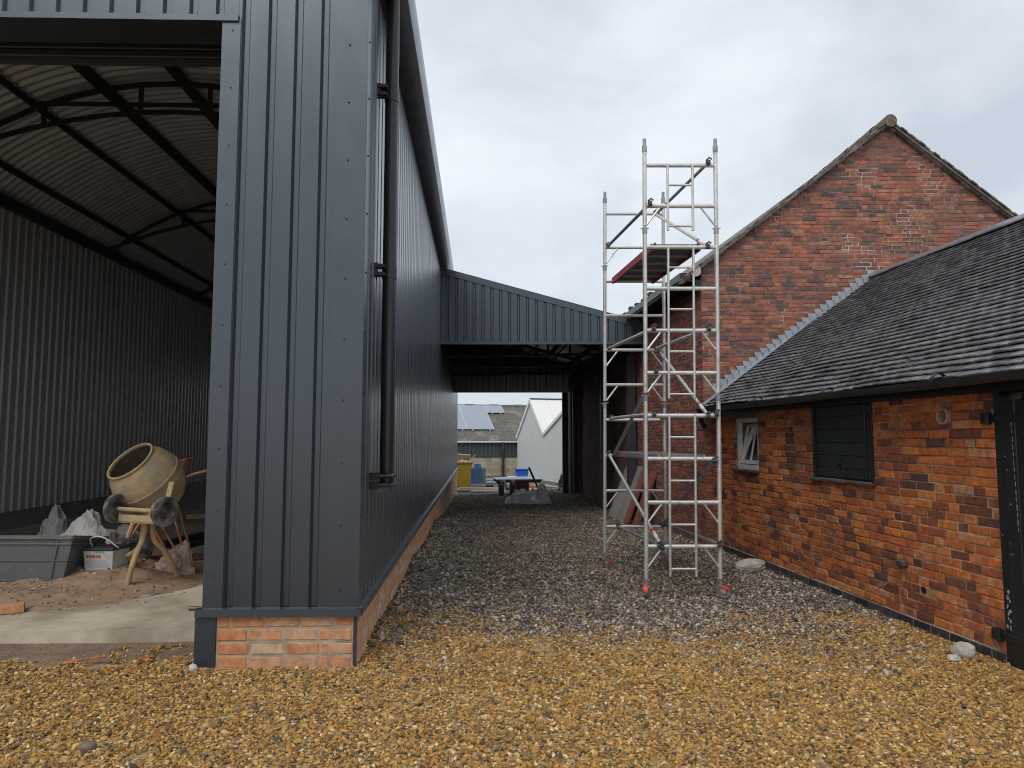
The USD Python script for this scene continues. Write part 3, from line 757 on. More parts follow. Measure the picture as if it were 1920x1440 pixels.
# repointed patch: pale joints standing a little proud round a blocked opening
b = MB()
for r in range(8):
    z = 4.76 + r * .0715
    b.box(TG, 3.1 + .05 * (r % 3), 3.86 - .04 * (r % 2), z - .0045, z + .0045, -.004, .0045)
    for k in range(4):
        u = 3.1 + .12 * (r % 2) + k * .225 + .03 * ((r * 5 + k * 3) % 3)
        b.box(TG, u, u + .010, z + .004, z + .067, -.004, .004)
b.build('repointing', 'mortar_buff', gw)
sw = MB().box(TS, .005, 13.2, -.6, 4.25, -.35, -.005).build('side_wall', 'mortar_barn', hall)
vs = np.arange(-.25, 4.25, .0715)
cells = bricks(TS, vs, plain(.01, 5.2), .238, .22, .009, rng, slack=.05)
lay(cells, TS, sw, 'brick_red', rng, rng.beta(2, 2.3, len(cells)), limit=250, ch=.004, wob=.003, proud=(-.003, .004))
MB().box(TS, 5.2, 13.2, -.6, 4.2, -.01, .004).build('far_brickwork', 'brick_far', sw)
for u in (12.25,):
    MB().box(TS, u, u + .9, -.6, 3.9, .004, .16).build('brick_pier', 'brick_far', sw)
# roof: two slopes, bargeless verge of tile ends, ridge tile
TD = unit((-.0145, 1, 0))
EX = TG.u
b = MB()
for sgn, sl, run in ((-1, S_L, APU + .40), (1, S_R, UR - APU + .35)):
    pr0 = TG(APU, APZ + .06, .10)
    d = unit(sgn * EX - V3(0, 0, sl))
    nrm = unit(sgn * EX * sl + V3(0, 0, 1))
    ln = run * math.sqrt(1 + sl * sl)
    q = [pr0 - nrm * .02, pr0 + d * ln - nrm * .02, pr0 + d * ln + TD * 13.3 - nrm * .02, pr0 + TD * 13.3 - nrm * .02]
    b.hexa(q, [x + nrm * .03 for x in q])
    for k in range(int(ln / .10)):
        s0 = pr0 + d * (k * .10 + rng.normal(0, .004)) + TG.n * rng.uniform(.0, .03)
        fr = Frame(s0 + nrm * (.034 + rng.uniform(0, .010)), d, -TG.n, nrm)
        MB().box(fr, 0, .125, 0, .17, -.016, .008, rng.uniform()).build('verge_tile', 'verge_tile', hall, tone=True)
        if k % 2 == 0:
            MB().box(Frame(s0, d, -TG.n, nrm), 0, .19, .06, .12, -.045, .0, rng.uniform()).build('under_tile', 'verge_tile', hall, tone=True)
b.build('roof', 'fibre_cement', hall)
rt = MB()
for k in range(29):
    o = TG(APU, APZ + .075, .14 - k * .45)
    rt.lathe([(0, .108 + .006 * (k % 2)), (.44, .104)], o, -TG.n, 20)
    if k == 0: rt.lathe([(0, 0), (0, .108)], o, -TG.n, 20)
rt.build('ridge_tile', 'verge_tile', hall, smooth=40, tone=True)
b = MB().bar(TS(-.08, 4.33, .33), TS(13.25, 4.29, .33), .13, .12)
b.box(TS, .0, 13.25, 4.16, 4.27, .0, .10)
b.box(TS, .0, 13.25, 4.27, 4.30, .0, .30)
b.build('eaves', 'gutter_black', hall)
b = MB()
for k in range(9):
    b.cbox(Frame(TS(.9 + k * .5, 4.43, .3), TS.u, (0, 0, 1)), 0, .12, 0, .03 + .02 * (k % 3), -.05, .05, .01)
b.build('moss_tufts', 'moss', hall, kind='stuff')
# cast stone kneeler at the left verge foot
MB().lathe([(0, 0), (0, .09), (.05, .09)], TG(-.12, 4.42, .12), -TG.n, 16).build('kneeler_tile', 'rock_pale', hall)

# ------------------------------------------------------------------ low stable
SA, SB = V3(4.25, 5.249, 0), V3(4.113, 11.2, 0)
ST = Frame(SA, SB - SA, (0, 0, 1))
if ST.n[0] > 0: ST.n = -ST.n
stable = thing('low_brick_stable', 'low orange brick stable with dark tiled roof and black shutter, at the right', 'stable', SA)
U1 = 5.95
HOLES = [(1.615, 2.77, 1.17, 2.02), (4.27, 5.01, 1.18, 1.93), (-1.02, .0, -.2, 2.0)]
wall = Polygon([(-3.0, -.4), (U1, -.4), (U1, 2.16), (-3.0, 2.16)])
for a, b_, c, d in HOLES: wall = wall.difference(sbox(a, c, b_, d))
WLm = MB()
for g in getattr(wall, 'geoms', [wall]): WLm.poly(ST, g, -.24, -.0075)
swall = WLm.build('front_wall', 'mortar_stable', stable)


def stable_iv(v0, v1):
    iv = [(-2.9, U1)]
    vm = (v0 + v1) / 2
    for a, b_, c, d in HOLES:
        if c < vm < d: iv = cut(iv, a, b_)
    if 1.93 < vm < 2.02: iv = cut(iv, 4.2, 5.6)
    if v1 > 1.752 and v0 < 1.898: iv = cut(iv, .476, .624)
    return iv


rng = np.random.default_rng(51)
vs = np.arange(-.045, 2.17, .0797)
cells = bricks(ST, vs, stable_iv, .238, .34, .0105, rng, slack=.06)
t = rng.beta(2.6, 1.7, len(cells)); dk = rng.uniform(size=len(cells)) < .14
t = np.where(dk, rng.uniform(0, .22, len(cells)), t); t[rng.uniform(size=len(cells)) < .02] = 1.0
soot = (np.abs((cells[:, 0] + cells[:, 1]) / 2 - 3.34 - .05 * np.sin(cells[:, 2] * 9)) < .11) & (cells[:, 2] > .95) & (cells[:, 2] < 1.75) & (rng.uniform(size=len(cells)) < .72)
t = np.where(soot, rng.uniform(0, .07, len(cells)), t)
lay(cells, ST, swall, 'brick_orange', rng, t, ch=.0065, wob=.0042, proud=(-.0035, .005), worn=.0)
# two halved bricks round the vent, plinth of blue bricks
cells = bricks(ST, np.array([-.2, -.125, -.048]), plain(.005, U1), .235, .0, .008, rng)
b = MB().box(ST, .0, U1, -.4, -.049, -.1, .012)
plb = b.build('plinth', 'mortar_stable', swall)
FR2 = Frame(ST.o + ST.n * .016, ST.u, ST.v, ST.n)
lay(cells, FR2, plb, 'brick_blue', rng, rng.uniform(0, 1, len(cells)), ch=.006, limit=60)
# projecting stub, hole and vent pipe
MB().cbox(ST, 1.13, 1.26, .40, .475, -.02, .055, .02).build('stub_brick', 'slate_sill', swall)
MB().lathe([(0, .0), (.0, .03), (.004, .034)], ST(.93, .24, .003), ST.n, 14).build('drain_hole', 'iron', swall)
vp = MB()
vp.lathe([(-.10, .058), (.034, .058), (.040, .064), (.034, .074), (-.08, .074)], ST(.55, 1.825, 0), ST.n, 24)
vp = vp.build('vent_pipe', 'clay_pipe', stable, smooth=40)
MB().lathe([(-.03, .0), (-.03, .058)], ST(.55, 1.825, 0), ST.n, 24).build('vent_inside', 'pipe_inside', vp)
# shutter of boards
SH = MB()
SH.box(ST, 1.60, 1.645, 1.16, 2.03, -.10, .004); SH.box(ST, 2.74, 2.79, 1.16, 2.03, -.10, .004)
SH.box(ST, 1.56, 2.86, 2.0, 2.075, -.10, .018)
shut = SH.build('shutter_frame', 'black_timber', stable)
z = 1.195
for k, h in enumerate((.10, .145, .145, .15, .15, .115)):
    MB().cbox(ST, 1.648, 2.738, z, z + h - .006, -.05, -.022 + .003 * (k % 2), .005).build('board', 'green_timber', shut)
    z += h
b = MB().cbox(ST, 1.75, 1.79, 1.20, 2.0, -.02, -.008, .004)
b.build('batten', 'black_timber', shut)
ang = np.linspace(-.6, 3.9, 16)
b = MB().tube([ST(2.22 + .052 * math.cos(a), 1.305 + .052 * math.sin(a), -.012 + .006 * math.sin(a)) for a in ang], .008, 7)
b.box(ST, 2.205, 2.232, 1.335, 1.43, -.02, -.006)
b.bar(ST(2.17, 1.30, -.006), ST(2.13, 1.23, .0), .012, .012)
b.build('ring_handle', 'iron', shut)
rng = np.random.default_rng(52)
b = MB()
for k in range(5):
    u = 1.58 + k * .25
    b.cbox(ST, u, u + .246, 1.135 + rng.uniform(-.004, .004), 1.168, -.06, .035 + rng.uniform(0, .02), .008)
b.build('shutter_sill', 'slate_sill', stable)
# window ajar
WN = MB()
for a in ((4.272, 4.325, 1.18, 1.925), (4.955, 5.008, 1.18, 1.925)): WN.box(ST, *a, -.085, -.02)
WN.box(ST, 4.325, 4.955, 1.18, 1.245, -.085, -.012); WN.box(ST, 4.325, 4.955, 1.865, 1.925, -.085, -.02)
win = WN.build('window', 'window_white', stable)
OP = Frame(ST(4.335, 1.255, -.05), unit(ST.u), unit(V3(0, 0, 1) - ST.n * .20))
OP.n = np.cross(OP.u, OP.v); OP.n = OP.n if OP.n[0] < 0 else -OP.n
c = MB()
c.box(OP, 0, .045, 0, .60, -.02, .02); c.box(OP, .57, .612, 0, .60, -.02, .02); c.box(OP, .045, .57, 0, .055, -.02, .02); c.box(OP, .045, .57, .55, .60, -.02, .02)
c.box(OP, .29, .315, .055, .55, -.014, .014)
sash = c.build('sash', 'window_white', win)
MB().box(OP, .045, .29, .055, .55, -.003, .003).build('pane', 'window_glass', sash)
MB().box(OP, .315, .57, .055, .55, -.003, .003).build('pane', 'window_glass', sash)
b = MB()
for k in range(3): b.cbox(ST, 4.22 + k * .3, 4.22 + k * .3 + .295, 1.14, 1.178, -.06, .05 + .008 * (k % 2), .008)
b.build('window_sill', 'slate_sill', stable)
MB().box(ST, 4.18, 5.58, 1.932, 2.015, -.1, -.002).build('window_lintel', 'lintel_timber', stable)
# interior dark room so that openings do not look through to daylight
b = MB()
b.box(ST, -2.9, U1, -.4, 2.3, -5.3, -5.2)
b.box(ST, -2.95, -2.9, -.4, 2.3, -5.3, -.24)
b.box(ST, -2.9, U1, -.38, -.3, -5.2, -.24)
b.build('room', 'room_dark', stable)
# black boarded door with strap hinges
b = MB()
b.box(ST, -.06, .0, -.25, 2.0, -.10, .004); b.box(ST, -1.02, -.96, -.25, 2.0, -.10, .004)
b.box(ST, -1.06, .03, 2.0, 2.06, -.12, .02)
dr = b.build('door', 'black_timber', stable)
for k in range(6):
    u = -.955 + k * .149
    MB().cbox(ST, u, u + .145, -.17, 1.93, -.045, .012, .006).build('board', 'black_timber', dr)
b = MB()
for z in (1.79, .086):
    b = MB()
    b.cbox(ST, -.80, .035, z - .03, z + .03, .012, .024, .004)
    b.cbox(ST, .02, .10, z - .045, z + .045, -.01, .05, .008)
    b.tube([ST(.03, z - .05, .04), ST(.03, z + .05, .04)], .018, 8)
    b.build('strap_hinge', 'iron', dr)
rng = np.random.default_rng(53)
b = MB()
def flake(u0, z0, w_, h_, n_=11):
    an = np.linspace(0, 6.28, n_, endpoint=False)
    b.poly(ST, Polygon([(u0 + w_ * math.cos(x) * rng.uniform(.45, 1), z0 + h_ * math.sin(x) * rng.uniform(.6, 1)) for x in an]).buffer(.0008), .0125, .0135)


for k in range(15):                                       # a long split where the paint has gone, and a bare patch low down
    z0 = 1.74 - k * .058
    flake(-.177 - .0009 * k + rng.normal(0, .0008), z0, rng.uniform(.0016, .004), rng.uniform(.02, .034), 8)
for k in range(12):
    flake(-.055 + rng.normal(0, .010), .43 - k * .024 + rng.normal(0, .012), rng.uniform(.006, .017), rng.uniform(.012, .03))
for k in range(7):
    flake(rng.choice([-.03, -.10, -.13]) + rng.normal(0, .01), rng.uniform(.6, 1.6), rng.uniform(.002, .006), rng.uniform(.004, .014), 8)
b.build('flaked_paint', 'flaked_paint', dr, kind='stuff')
MB().box(ST, -1.2, -.05, 2.02, 2.075, .02, .04).build('door_lintel', 'lintel_timber', stable)
# roof
SL = .747
EV = ST(0, 2.135, .175)
RS = unit(-ST.n + V3(0, 0, SL))
RN = unit(ST.n * SL + V3(0, 0, 1))
ROOF = Frame(EV, ST.u, RS, RN)
LEN = 3.06 * math.sqrt(1 + SL * SL)
rfm = MB()
rfm.box(ROOF, -3.0, U1 + .02, .02, LEN, -.08, -.018)
back = Frame(ROOF(0, LEN, 0), ST.u, unit(-ST.n - V3(0, 0, SL)), unit(-ST.n * SL + V3(0, 0, 1)))
rfm.box(back, -3.0, U1 + .02, .0, LEN, -.08, -.0)
roof = rfm.build('roof', 'black_timber', stable)
rng = np.random.default_rng(54)
cells, vv = [], []
rows = int(LEN / .1005)
wave = lambda u, v: .034 * (meshkit.fbm(np.stack([np.asarray(u) * .9, np.asarray(v) * 1.2, np.zeros_like(u)], -1), 2, 8) - .5)
tiles = []
for r in range(rows):
    off = .0825 * (r % 2)
    for k in range(56):
        u = -3.0 + off + k * .1655
        if u + .16 > U1 + .03: continue
        tiles.append((u, r * .1005 + rng.normal(0, .0026) + .012 * math.sin(u * 1.7 + r * .35)))
tiles = np.array(tiles)
cen = ROOF(tiles[:, 0] + .08, tiles[:, 1] + .05)
x, y, s = pix(cen)
seen = (x > 0) & (x < 1920) & (y > 0) & (y < 1440)
area = np.where(seen, np.nan_to_num(s), -1)
big = set(np.argsort(-area)[:300].tolist())
wv = wave(tiles[:, 0], tiles[:, 1])
joined = MB()
for i, (u, v) in enumerate(tiles):
    lift = rng.normal(0, .0014)
    tw = rng.normal(0, .0016)
    w0 = .1625
    ww = wv[i]
    # the lower edge rides on the course below, the head is tucked in
    top = lambda uu, f: (.022 + ww + lift + f * tw)
    P = []
    for (uu, f) in ((u, -1), (u + w0 / 2, 0), (u + w0, 1)):
        crown = .0035 if f == 0 else 0
        P.append([ROOF(uu, v - .012, .006 + top(uu, f) + crown), ROOF(uu, v - .012, -.009 + top(uu, f) + crown), ROOF(uu, v + .14, -.010 + ww), ROOF(uu, v + .14, -.022 + ww)])
    P = np.array(P)                                          # (3, 4, 3)
    V = P.reshape(-1, 3)
    F = []
    for a in (0, 1):
        o, q = 4 * a, 4 * (a + 1)
        F += [[o, q, q + 2, o + 2], [o + 1, q + 1, q, o], [o + 3, q + 3, q + 1, o + 1]]
    F += [[0, 2, 3, 1], [8, 9, 11, 10]]
    tn = np.clip(rng.normal(.5, .22), 0, 1)
    if i in big: MB().add(V, F, tn).build('tile', 'roof_tile', roof, tone=True)
    else: joined.add(V, F, tn)
joined.build('tiles', 'roof_tile', roof, tone=True, kind='stuff')
for k in range(20):
    u = -3.0 + k * .455
    if u > U1 - .3: break
    rg_ = Frame(ROOF(u, LEN, .03), ST.u, -ST.n, (0, 0, 1))
    b = MB()
    prof = [(-.16, -.10), (-.09, -.03), (0, .0), (.09, -.03), (.16, -.10)]
    for (a0, b0), (a1, b1) in zip(prof[:-1], prof[1:]):
        q = [rg_(uu, aa, bb + .02 + .006 * (k % 2)) for aa, bb in ((a0, b0), (a1, b1)) for uu in (0, .47)]
        b.add([q[0], q[1], q[3], q[2]] + [p_ - V3(0, 0, .02) for p_ in (q[0], q[1], q[3], q[2])], BOXF, .4)
    b.build('ridge_tile', 'roof_tile', roof, tone=True)
# a bit of dead leaf on the tiles
MB().tri(trimesh.Trimesh(vertices=[ROOF(1.05 + a, .30 + c, .05 + d) for a, c, d in ((0, 0, 0), (.09, .01, .02), (.07, .05, .01), (.02, .06, .035), (-.02, .03, .01))], faces=[[0, 1, 2], [0, 2, 3], [0, 3, 4]], process=False)).build('dead_leaf', 'leaf_dark', roof)
# lead: stepped flashing against the gable
p0, p1 = np.array([.20, 2.345]), np.array([2.98, 4.352])
nst = 27
d = (p1 - p0) / nst
lead = MB().poly(TG, Polygon([tuple(p0 - (0, .10)), tuple(p1 - (0, .10)), tuple(p1 + (0, .075)), tuple(p0 + (0, .075))]), .006, .011).build('lead_flashing', 'lead', stable)
for k in range(nst):
    a, c = p0 + k * d, p0 + (k + 1) * d
    j = RNG.normal(0, .006, 2)
    MB().poly(TG, Polygon([tuple(a + (0, .0)), tuple(c), (c[0], c[1] + .125), (a[0] - .055 + j[0], c[1] + .128 + j[1])]), .0115, .016).build('lead_step', 'lead', lead)
MB().box(Frame(ROOF(U1 - .02, 0, .05), ST.u, RS, RN), -.14, .0, .02, LEN - .1, -.012, .004).build('lead_soaker', 'lead', lead)
# gutter and downpipe
gt = MB()
an = np.linspace(math.pi, 2 * math.pi, 9)
for u0, u1 in ((-3.0, U1 - .05),):
    P = np.array([[ST(u, 2.115 + .062 * math.sin(a), .235 + .062 * math.cos(a)) for a in an] for u in (u0, u1)])
    gt.grid(P)
    P2 = np.array([[ST(u, 2.115 + .056 * math.sin(a), .235 + .056 * math.cos(a)) for a in an] for u in (u0, u1)])
    gt.grid(P2)
    gt.box(ST, u0, u1, 2.113, 2.121, .291, .299); gt.box(ST, u0, u1, 2.113, 2.121, .171, .179)
gt.box(ST, -3.0, U1 - .03, 2.0, 2.13, .022, .042)          # fascia board
gt.box(ST, -3.0, U1 - .03, 2.10, 2.12, .03, .18)
g = gt.build('gutter', 'gutter_black', stable)
for u in (-1.4, .3, 2.0, 3.7, 5.3):
    MB().lathe([(-.02, .064), (-.02, .070), (.02, .070), (.02, .064)], ST(u, 2.115, .235), ST.u, 16).build('gutter_union', 'gutter_black', g)
DPX = lambda z, n=.06, u=6.02: ST(u, z, n)
b = MB().tube([ST(5.84, 2.06, .235), ST(5.84, 1.98, .235), ST(5.90, 1.90, .20), ST(6.0, 1.80, .10), DPX(1.70), DPX(1.4), DPX(-.1)], .038, 12)
d1 = b.build('downpipe', 'gutter_black', stable, smooth=50)
b = MB()
for z in (1.66, .85): b.lathe([(-.04, .039), (-.04, .047), (.04, .047), (.04, .039)], DPX(z), (0, 0, 1), 12)
b.build('pipe_collar', 'gutter_black', d1)

# ------------------------------------------------------------------ link canopy between barn and brick barn
canopy = thing('link_canopy', 'sloping steel clad canopy linking the dark barn to the brick barn', 'canopy', (-.57, 15, 3.6))
CF = Frame((-.57, 15.0, 0), (4.45, -.32, 0))
if CF.n[1] > 0: CF.n = -CF.n
CW = 4.47
CB, CTL, CTR = 3.69, 5.40, 4.17
ctop = lambda u: CTL + (CTR - CTL) * np.asarray(u, float) / CW
sheets(CF, .06, CW, CB + .045, lambda u: ctop(u) - .06, canopy, 'anthracite_sheet', off=.03, cover=5)
b = MB()
sl = (CTR - CTL) / CW
vd = unit(CF.u + V3(0, 0, sl)); vn = unit(-CF.u * sl + V3(0, 0, 1))
VF = Frame(CF(0, CTL, 0), vd, vn, CF.n)
b.box(VF, .0, CW * 1.04, -.135, .0, .004, .016); b.box(VF, .0, CW * 1.04, -.004, .004, -.3, .02)
b.build('verge_trim', 'anthracite_trim', canopy)
MB().box(CF, .0, CW, CB - .01, CB + .05, .003, .016).build('drip_trim', 'anthracite_trim', canopy)
MB().box(CF, .0, .055, CB, CTL - .1, .002, .010).build('corner_trim', 'anthracite_trim', canopy)
b = MB()
for k in range(22): b.lathe([(0, .009), (.006, .007), (.006, 0)], CF(.03 + .195 * k + .16, CB + .09, -.03), CF.n, 6)
b.build('screws', 'screw_paint', canopy, kind='stuff')
CD = unit((0.006, 1, 0))
CL = 8.6
ROOFC = Frame(CF(0, CTL - .12, -.02), vd, CD, vn)
uu = np.arange(0, CW * 1.04, .0127 * 2)
for k in range(8):
    v0, v1 = k * CL / 8, (k + 1) * CL / 8
    vv = np.arange(v0, v1 + .02, .019)
    c = .011 * np.cos(vv * 2 * np.pi / .0762)
    P = np.stack([ROOFC(np.full(len(vv), u), vv, c + .002 * (k % 2)) for u in (0, CW * .33, CW * .7, CW * 1.035)], 0)
    MB().grid(P).build('roof_sheet', 'canopy_roof', canopy, smooth=True)
for u in (.4, 1.4, 2.4, 3.4, 4.2):
    MB().bar(ROOFC(u, .05, -.08), ROOFC(u, CL - .1, -.08), .07, .13).build('purlin', 'dark_steel', canopy)
for v in (.25, 3.0, 5.8, 8.3):
    b = MB()
    f = lambda u, dz=0: ROOFC(u, v, -.2) - V3(0, 0, dz)
    b.bar(f(.05), f(CW - .15), .09, .14, CD)
    b.bar(f(.05, 1.3), f(CW - .2, .12), .07, .08, CD)
    for a, c in ((.9, 1.5), (1.5, 2.2), (2.3, 2.9), (3.1, 3.5)):
        lowz = lambda q: 1.3 - (1.3 - .12) * q / CW
        b.bar(f(a, lowz(a)), f(c, 0), .05, .05, CD); b.bar(f(c, lowz(c)), f(c, 0), .05, .05, CD)
    b.build('rafter_truss', 'dark_steel', canopy)
for p_ in (TS(4.2, 0, .14), TS(7.05, 0, .14), TS(11.4, 0, .14), V3(3.453, 23.45, 0)):
    b = MB()
    b.box(Frame((p_[0], p_[1], 0), (1, 0, 0), (0, 0, 1)), -.09, .09, -.6, 3.9, -.09, .09)
    b.build('post', 'dark_steel', canopy)
CBK = Frame(ROOFC(0, CL - .05, 0), CF.u, (0, 0, 1), CF.n)
CBK.o[2] = 0
sheets(CBK, .05, CW, 3.24, lambda u: ctop(u) - .09, canopy, 'anthracite_sheet', off=.03, cover=8)
MB().box(CBK, .0, CW, 3.19, 3.25, -.04, .012).build('drip_trim', 'anthracite_trim', canopy)
MB().bar(TS(3.9, 3.62, .16), TS(12.2, 3.48, .16), .14, .18).build('wall_plate', 'dark_steel', canopy)

# ------------------------------------------------------------------ scaffold tower
TB = V3(2.087, 7.89, 0)
tower = thing('scaffold_tower', 'tall narrow aluminium mobile scaffold tower on red castors in the alley', 'scaffold', (2.087, 7.89, -.2))
EXT, EYT, TILT = V3(.849, -.058, 0), V3(-.11, 1.80, 0.0), V3(.0112, .0, 1.0)
TP = lambda s, f, z: TB + s * EXT + f * EYT + z * TILT - V3(.0112 * .0, 0, 0)
RUNG = [.394 + .5 * k for k in range(10)]
for f in (0, 1):
    for lo, hi, kind in ((.03, 2.14, 4), (2.16, 4.13, 4), (4.15, 5.13, 2)):
        k0 = {.03: 0, 2.16: 4, 4.15: 8}[lo]
        frm = part(tower, 'end_frame')
        for s in (0, 1):
            MB().tube([TP(s, f, lo), TP(s, f, hi)], .0254, 14).build('post', 'aluminium', frm, smooth=40)
        for k in range(k0, k0 + kind):
            MB().tube([TP(.022, f, RUNG[k]), TP(.978, f, RUNG[k])], .0245 if f == 0 else .022, 12).build('rung', 'aluminium', frm, smooth=40)
        for s in (0, 1):
            sg = 1 if s == 0 else -1
            for k in ((0, 1) if k0 == 0 else (4, 5) if k0 == 4 else (8,)):
                z = RUNG[k]
                MB().tube([TP(s + sg * .21, f, z - .02), TP(s + sg * .025, f, z - .23)], .0125, 8).build('knee_brace', 'aluminium', frm, smooth=40)
        for s in (0, 1):
            b = MB()
            b.lathe([(-.075, .027), (-.07, .030), (.0, .030), (.0, .0275)], TP(s, f, hi), TILT, 12)
            if lo < 4: b.tube([TP(s - .06, f, hi - .012), TP(s + .06, f, hi - .006)], .006, 6)
            else: b.tube([TP(s, f, hi), TP(s, f, hi + .09)], .0215, 12)
            b.build('spigot_collar', 'aluminium_dull', frm, smooth=40)
# ladder in the near frame
for zlo, zhi, rungs in ((.06, RUNG[3] + .01, [.144] + [RUNG[k] + .25 for k in (0, 1, 2)]), (2.09, RUNG[7], [2.144 + .0] + [RUNG[k] + .25 for k in (4, 5, 6)]), (4.09, RUNG[9], [4.144] + [RUNG[8] + .25])):
    ld = part(tower, 'ladder')
    for s in (.315, .665): MB().tube([TP(s, -.012, zlo), TP(s, -.012, zhi)], .0155, 10).build('stile', 'aluminium', ld, smooth=40)
    for z in rungs:
        MB().tube([TP(.32, -.012, z), TP(.66, -.012, z)], .0135, 10).build('ladder_rung', 'aluminium', ld, smooth=40)


def hook(mb, p, r=.034):
    mb.lathe([(-.022, .026), (-.022, r), (.022, r), (.022, .026)], p, EXT, 10)
    mb.tube([p + V3(-.03, -.02, .02), p + V3(.0, -.045, .045), p + V3(.035, -.02, .035)], .010, 6)


def brace(s0, f0, z0, s1, f1, z1, mname='aluminium', tape=False, r=.0215):
    a, c = TP(s0, f0, z0), TP(s1, f1, z1)
    dn = unit(c - a)
    br = MB().tube([a + dn * .05, c - dn * .05], r, 12).build('brace', mname, tower, smooth=40)
    for e in (a, c):
        h = MB(); hook(h, e)
        h.build('coupler', 'coupler_steel', br, smooth=40)
    if tape:
        MB().tube([a + dn * .28, a + dn * .33], r + .0012, 12).build('red_band', 'red_tape', br, smooth=40)
        MB().tube([a + dn * .17, a + dn * .28], r + .0008, 12).build('white_label', 'white_tape', br, smooth=40)


# s: 0 left, 1 right; f: 0 near, 1 far
brace(.16, -.02, RUNG[0] + .02, .22, 1, RUNG[0], 'aluminium_dull')
brace(.97, -.02, RUNG[0] + .03, 1.0, 1, RUNG[0] + .03, 'aluminium_dull')
brace(.10, -.02, RUNG[3] + .02, .10, 1, RUNG[3] + .02)
brace(.95, -.02, RUNG[3] + .02, .95, 1, RUNG[3] + .02, 'aluminium_dull')
brace(.10, -.02, RUNG[5] + .02, .07, 1, RUNG[5] + .02)
brace(.86, -.02, RUNG[5] + .02, .86, 1, RUNG[5] + .02)
brace(.06, -.02, RUNG[8] + .02, .05, 1, RUNG[8] + .02, 'aluminium_dull')
brace(.88, -.02, RUNG[9] + .02, .90, 1, RUNG[9] + .02, 'aluminium_dull')
brace(.86, -.02, RUNG[7] + .0, .86, 1, RUNG[9], tape=True)
brace(.84, -.02, RUNG[3] + .0, .92, 1, RUNG[5] - .02, tape=True)
brace(.20, -.02, RUNG[0] + .0, .06, 1, RUNG[2] + .02, tape=True)
brace(.13, -.02, RUNG[4] + .02, .15, 1, RUNG[2] - .0, 'aluminium_dull')
brace(.92, -.02, RUNG[2] - .02, .95, 1, RUNG[0] + .02, 'aluminium_dull')
# platforms hung on the rungs
def platform(z, s0, s1, r0, r1, top, side, drop, hmat):
    q = [TP(s0, .01, z), TP(s1, .01, z), TP(r1, .99, z), TP(r0, .99, z)]
    pm = MB().hexa([p_ - V3(0, 0, drop * .35) for p_ in q], [p_ + V3(0, 0, .012) for p_ in q]).build('platform', top, tower)
    for a, c in ((q[0], q[3]), (q[1], q[2])): MB().bar(a - V3(0, 0, drop * .3), c - V3(0, 0, drop * .3), .03, drop).build('side_rail', side, pm)
    for k in range(1, 5):
        MB().bar(q[0] + (q[3] - q[0]) * k / 5 - V3(0, 0, .04), q[1] + (q[2] - q[1]) * k / 5 - V3(0, 0, .04), .03, .03).build('cross_member', 'aluminium_dull', pm)
    for k in (.03, .97):
        MB().bar(q[0] + (q[3] - q[0]) * k - V3(0, 0, .01), q[1] + (q[2] - q[1]) * k - V3(0, 0, .01), .04, .05).build('end_rail', 'aluminium_dull', pm)
    for s, f in ((s0 + .03, 0), (s1 - .03, 0), (r0 + .03, 1), (r1 - .03, 1)):
        c = TP(s, f, z - .01)
        a = np.linspace(.2, 3.6, 8)
        MB().tube([c + V3(0, -.032 * math.cos(x) * (1 if f == 0 else -1), .032 * math.sin(x)) for x in a], .008, 6).build('hook', hmat, pm)


platform(RUNG[7] + .03, .11, .77, .13, .80, 'ply_grey', 'red_rail', .085, 'coupler_steel')
platform(RUNG[2] + .035, .19, .80, .20, .86, 'ply_wet', 'aluminium_dull', .055, 'coupler_steel')
# castors
for s, f, a in ((0, 0, -.35), (1, 0, 1.2), (0, 1, 1.35), (1, 1, .3)):
    o = TP(s, f, 0)
    gz = float(ground_z(o[0], o[1])) + .012
    st = MB().tube([o + V3(0, 0, .06), o + V3(0, 0, -.055)], .019, 10)
    cst = st.build('castor', 'aluminium_dull', tower, smooth=40)
    r = .078
    fd = V3(math.sin(a), -math.cos(a), 0); sd = V3(math.cos(a), math.sin(a), 0)
    c = o + fd * .035; c[2] = gz + r
    MB().lathe([(-.018, .05), (-.021, .07), (-.014, r), (.014, r), (.021, .07), (.018, .05), (.018, .012), (-.018, .012), (-.018, .05)], c, sd, 24).build('tyre', 'castor_tyre', cst, smooth=35)
    b = MB()
    for sg in (-1, 1):
        tp = o + sd * sg * .026; tp[2] = o[2] - .045
        b.hexa([c + sd * sg * .026 + fd * .02 + V3(0, 0, -.02), c + sd * sg * .030 + fd * .02 + V3(0, 0, -.02), c + sd * sg * .030 - fd * .02 + V3(0, 0, -.02), c + sd * sg * .026 - fd * .02 + V3(0, 0, -.02)],
               [tp + fd * .05, tp + fd * .05 + sd * sg * .004, tp - fd * .035 + sd * sg * .004, tp - fd * .035])
    t0 = o + V3(0, 0, -.05)
    b.bar(t0 - fd * .04, t0 + fd * .055, .06, .012)
    b.tube([c - sd * .034, c + sd * .034], .009, 8)
    b.build('fork', 'aluminium_dull', cst)
    b = MB()
    b.bar(t0 - fd * .02 - V3(0, 0, .012), t0 + fd * .075 - V3(0, 0, .02), .064, .03)
    b.bar(t0 + fd * .07 - V3(0, 0, .01), t0 + fd * .105 - V3(0, 0, .055), .05, .012)
    an = np.linspace(.2, 1.75, 7)
    P = np.array([[c + (fd * math.cos(x) + V3(0, 0, math.sin(x))) * (r + .006) + sd * q for q in (-.022, .022)] for x in an])
    b.grid(P); b.grid(P * 1.0 + V3(0, 0, .004))
    b.build('brake', 'castor_red', cst)

# ------------------------------------------------------------------ cement mixer and clutter inside the barn
FZ = .168
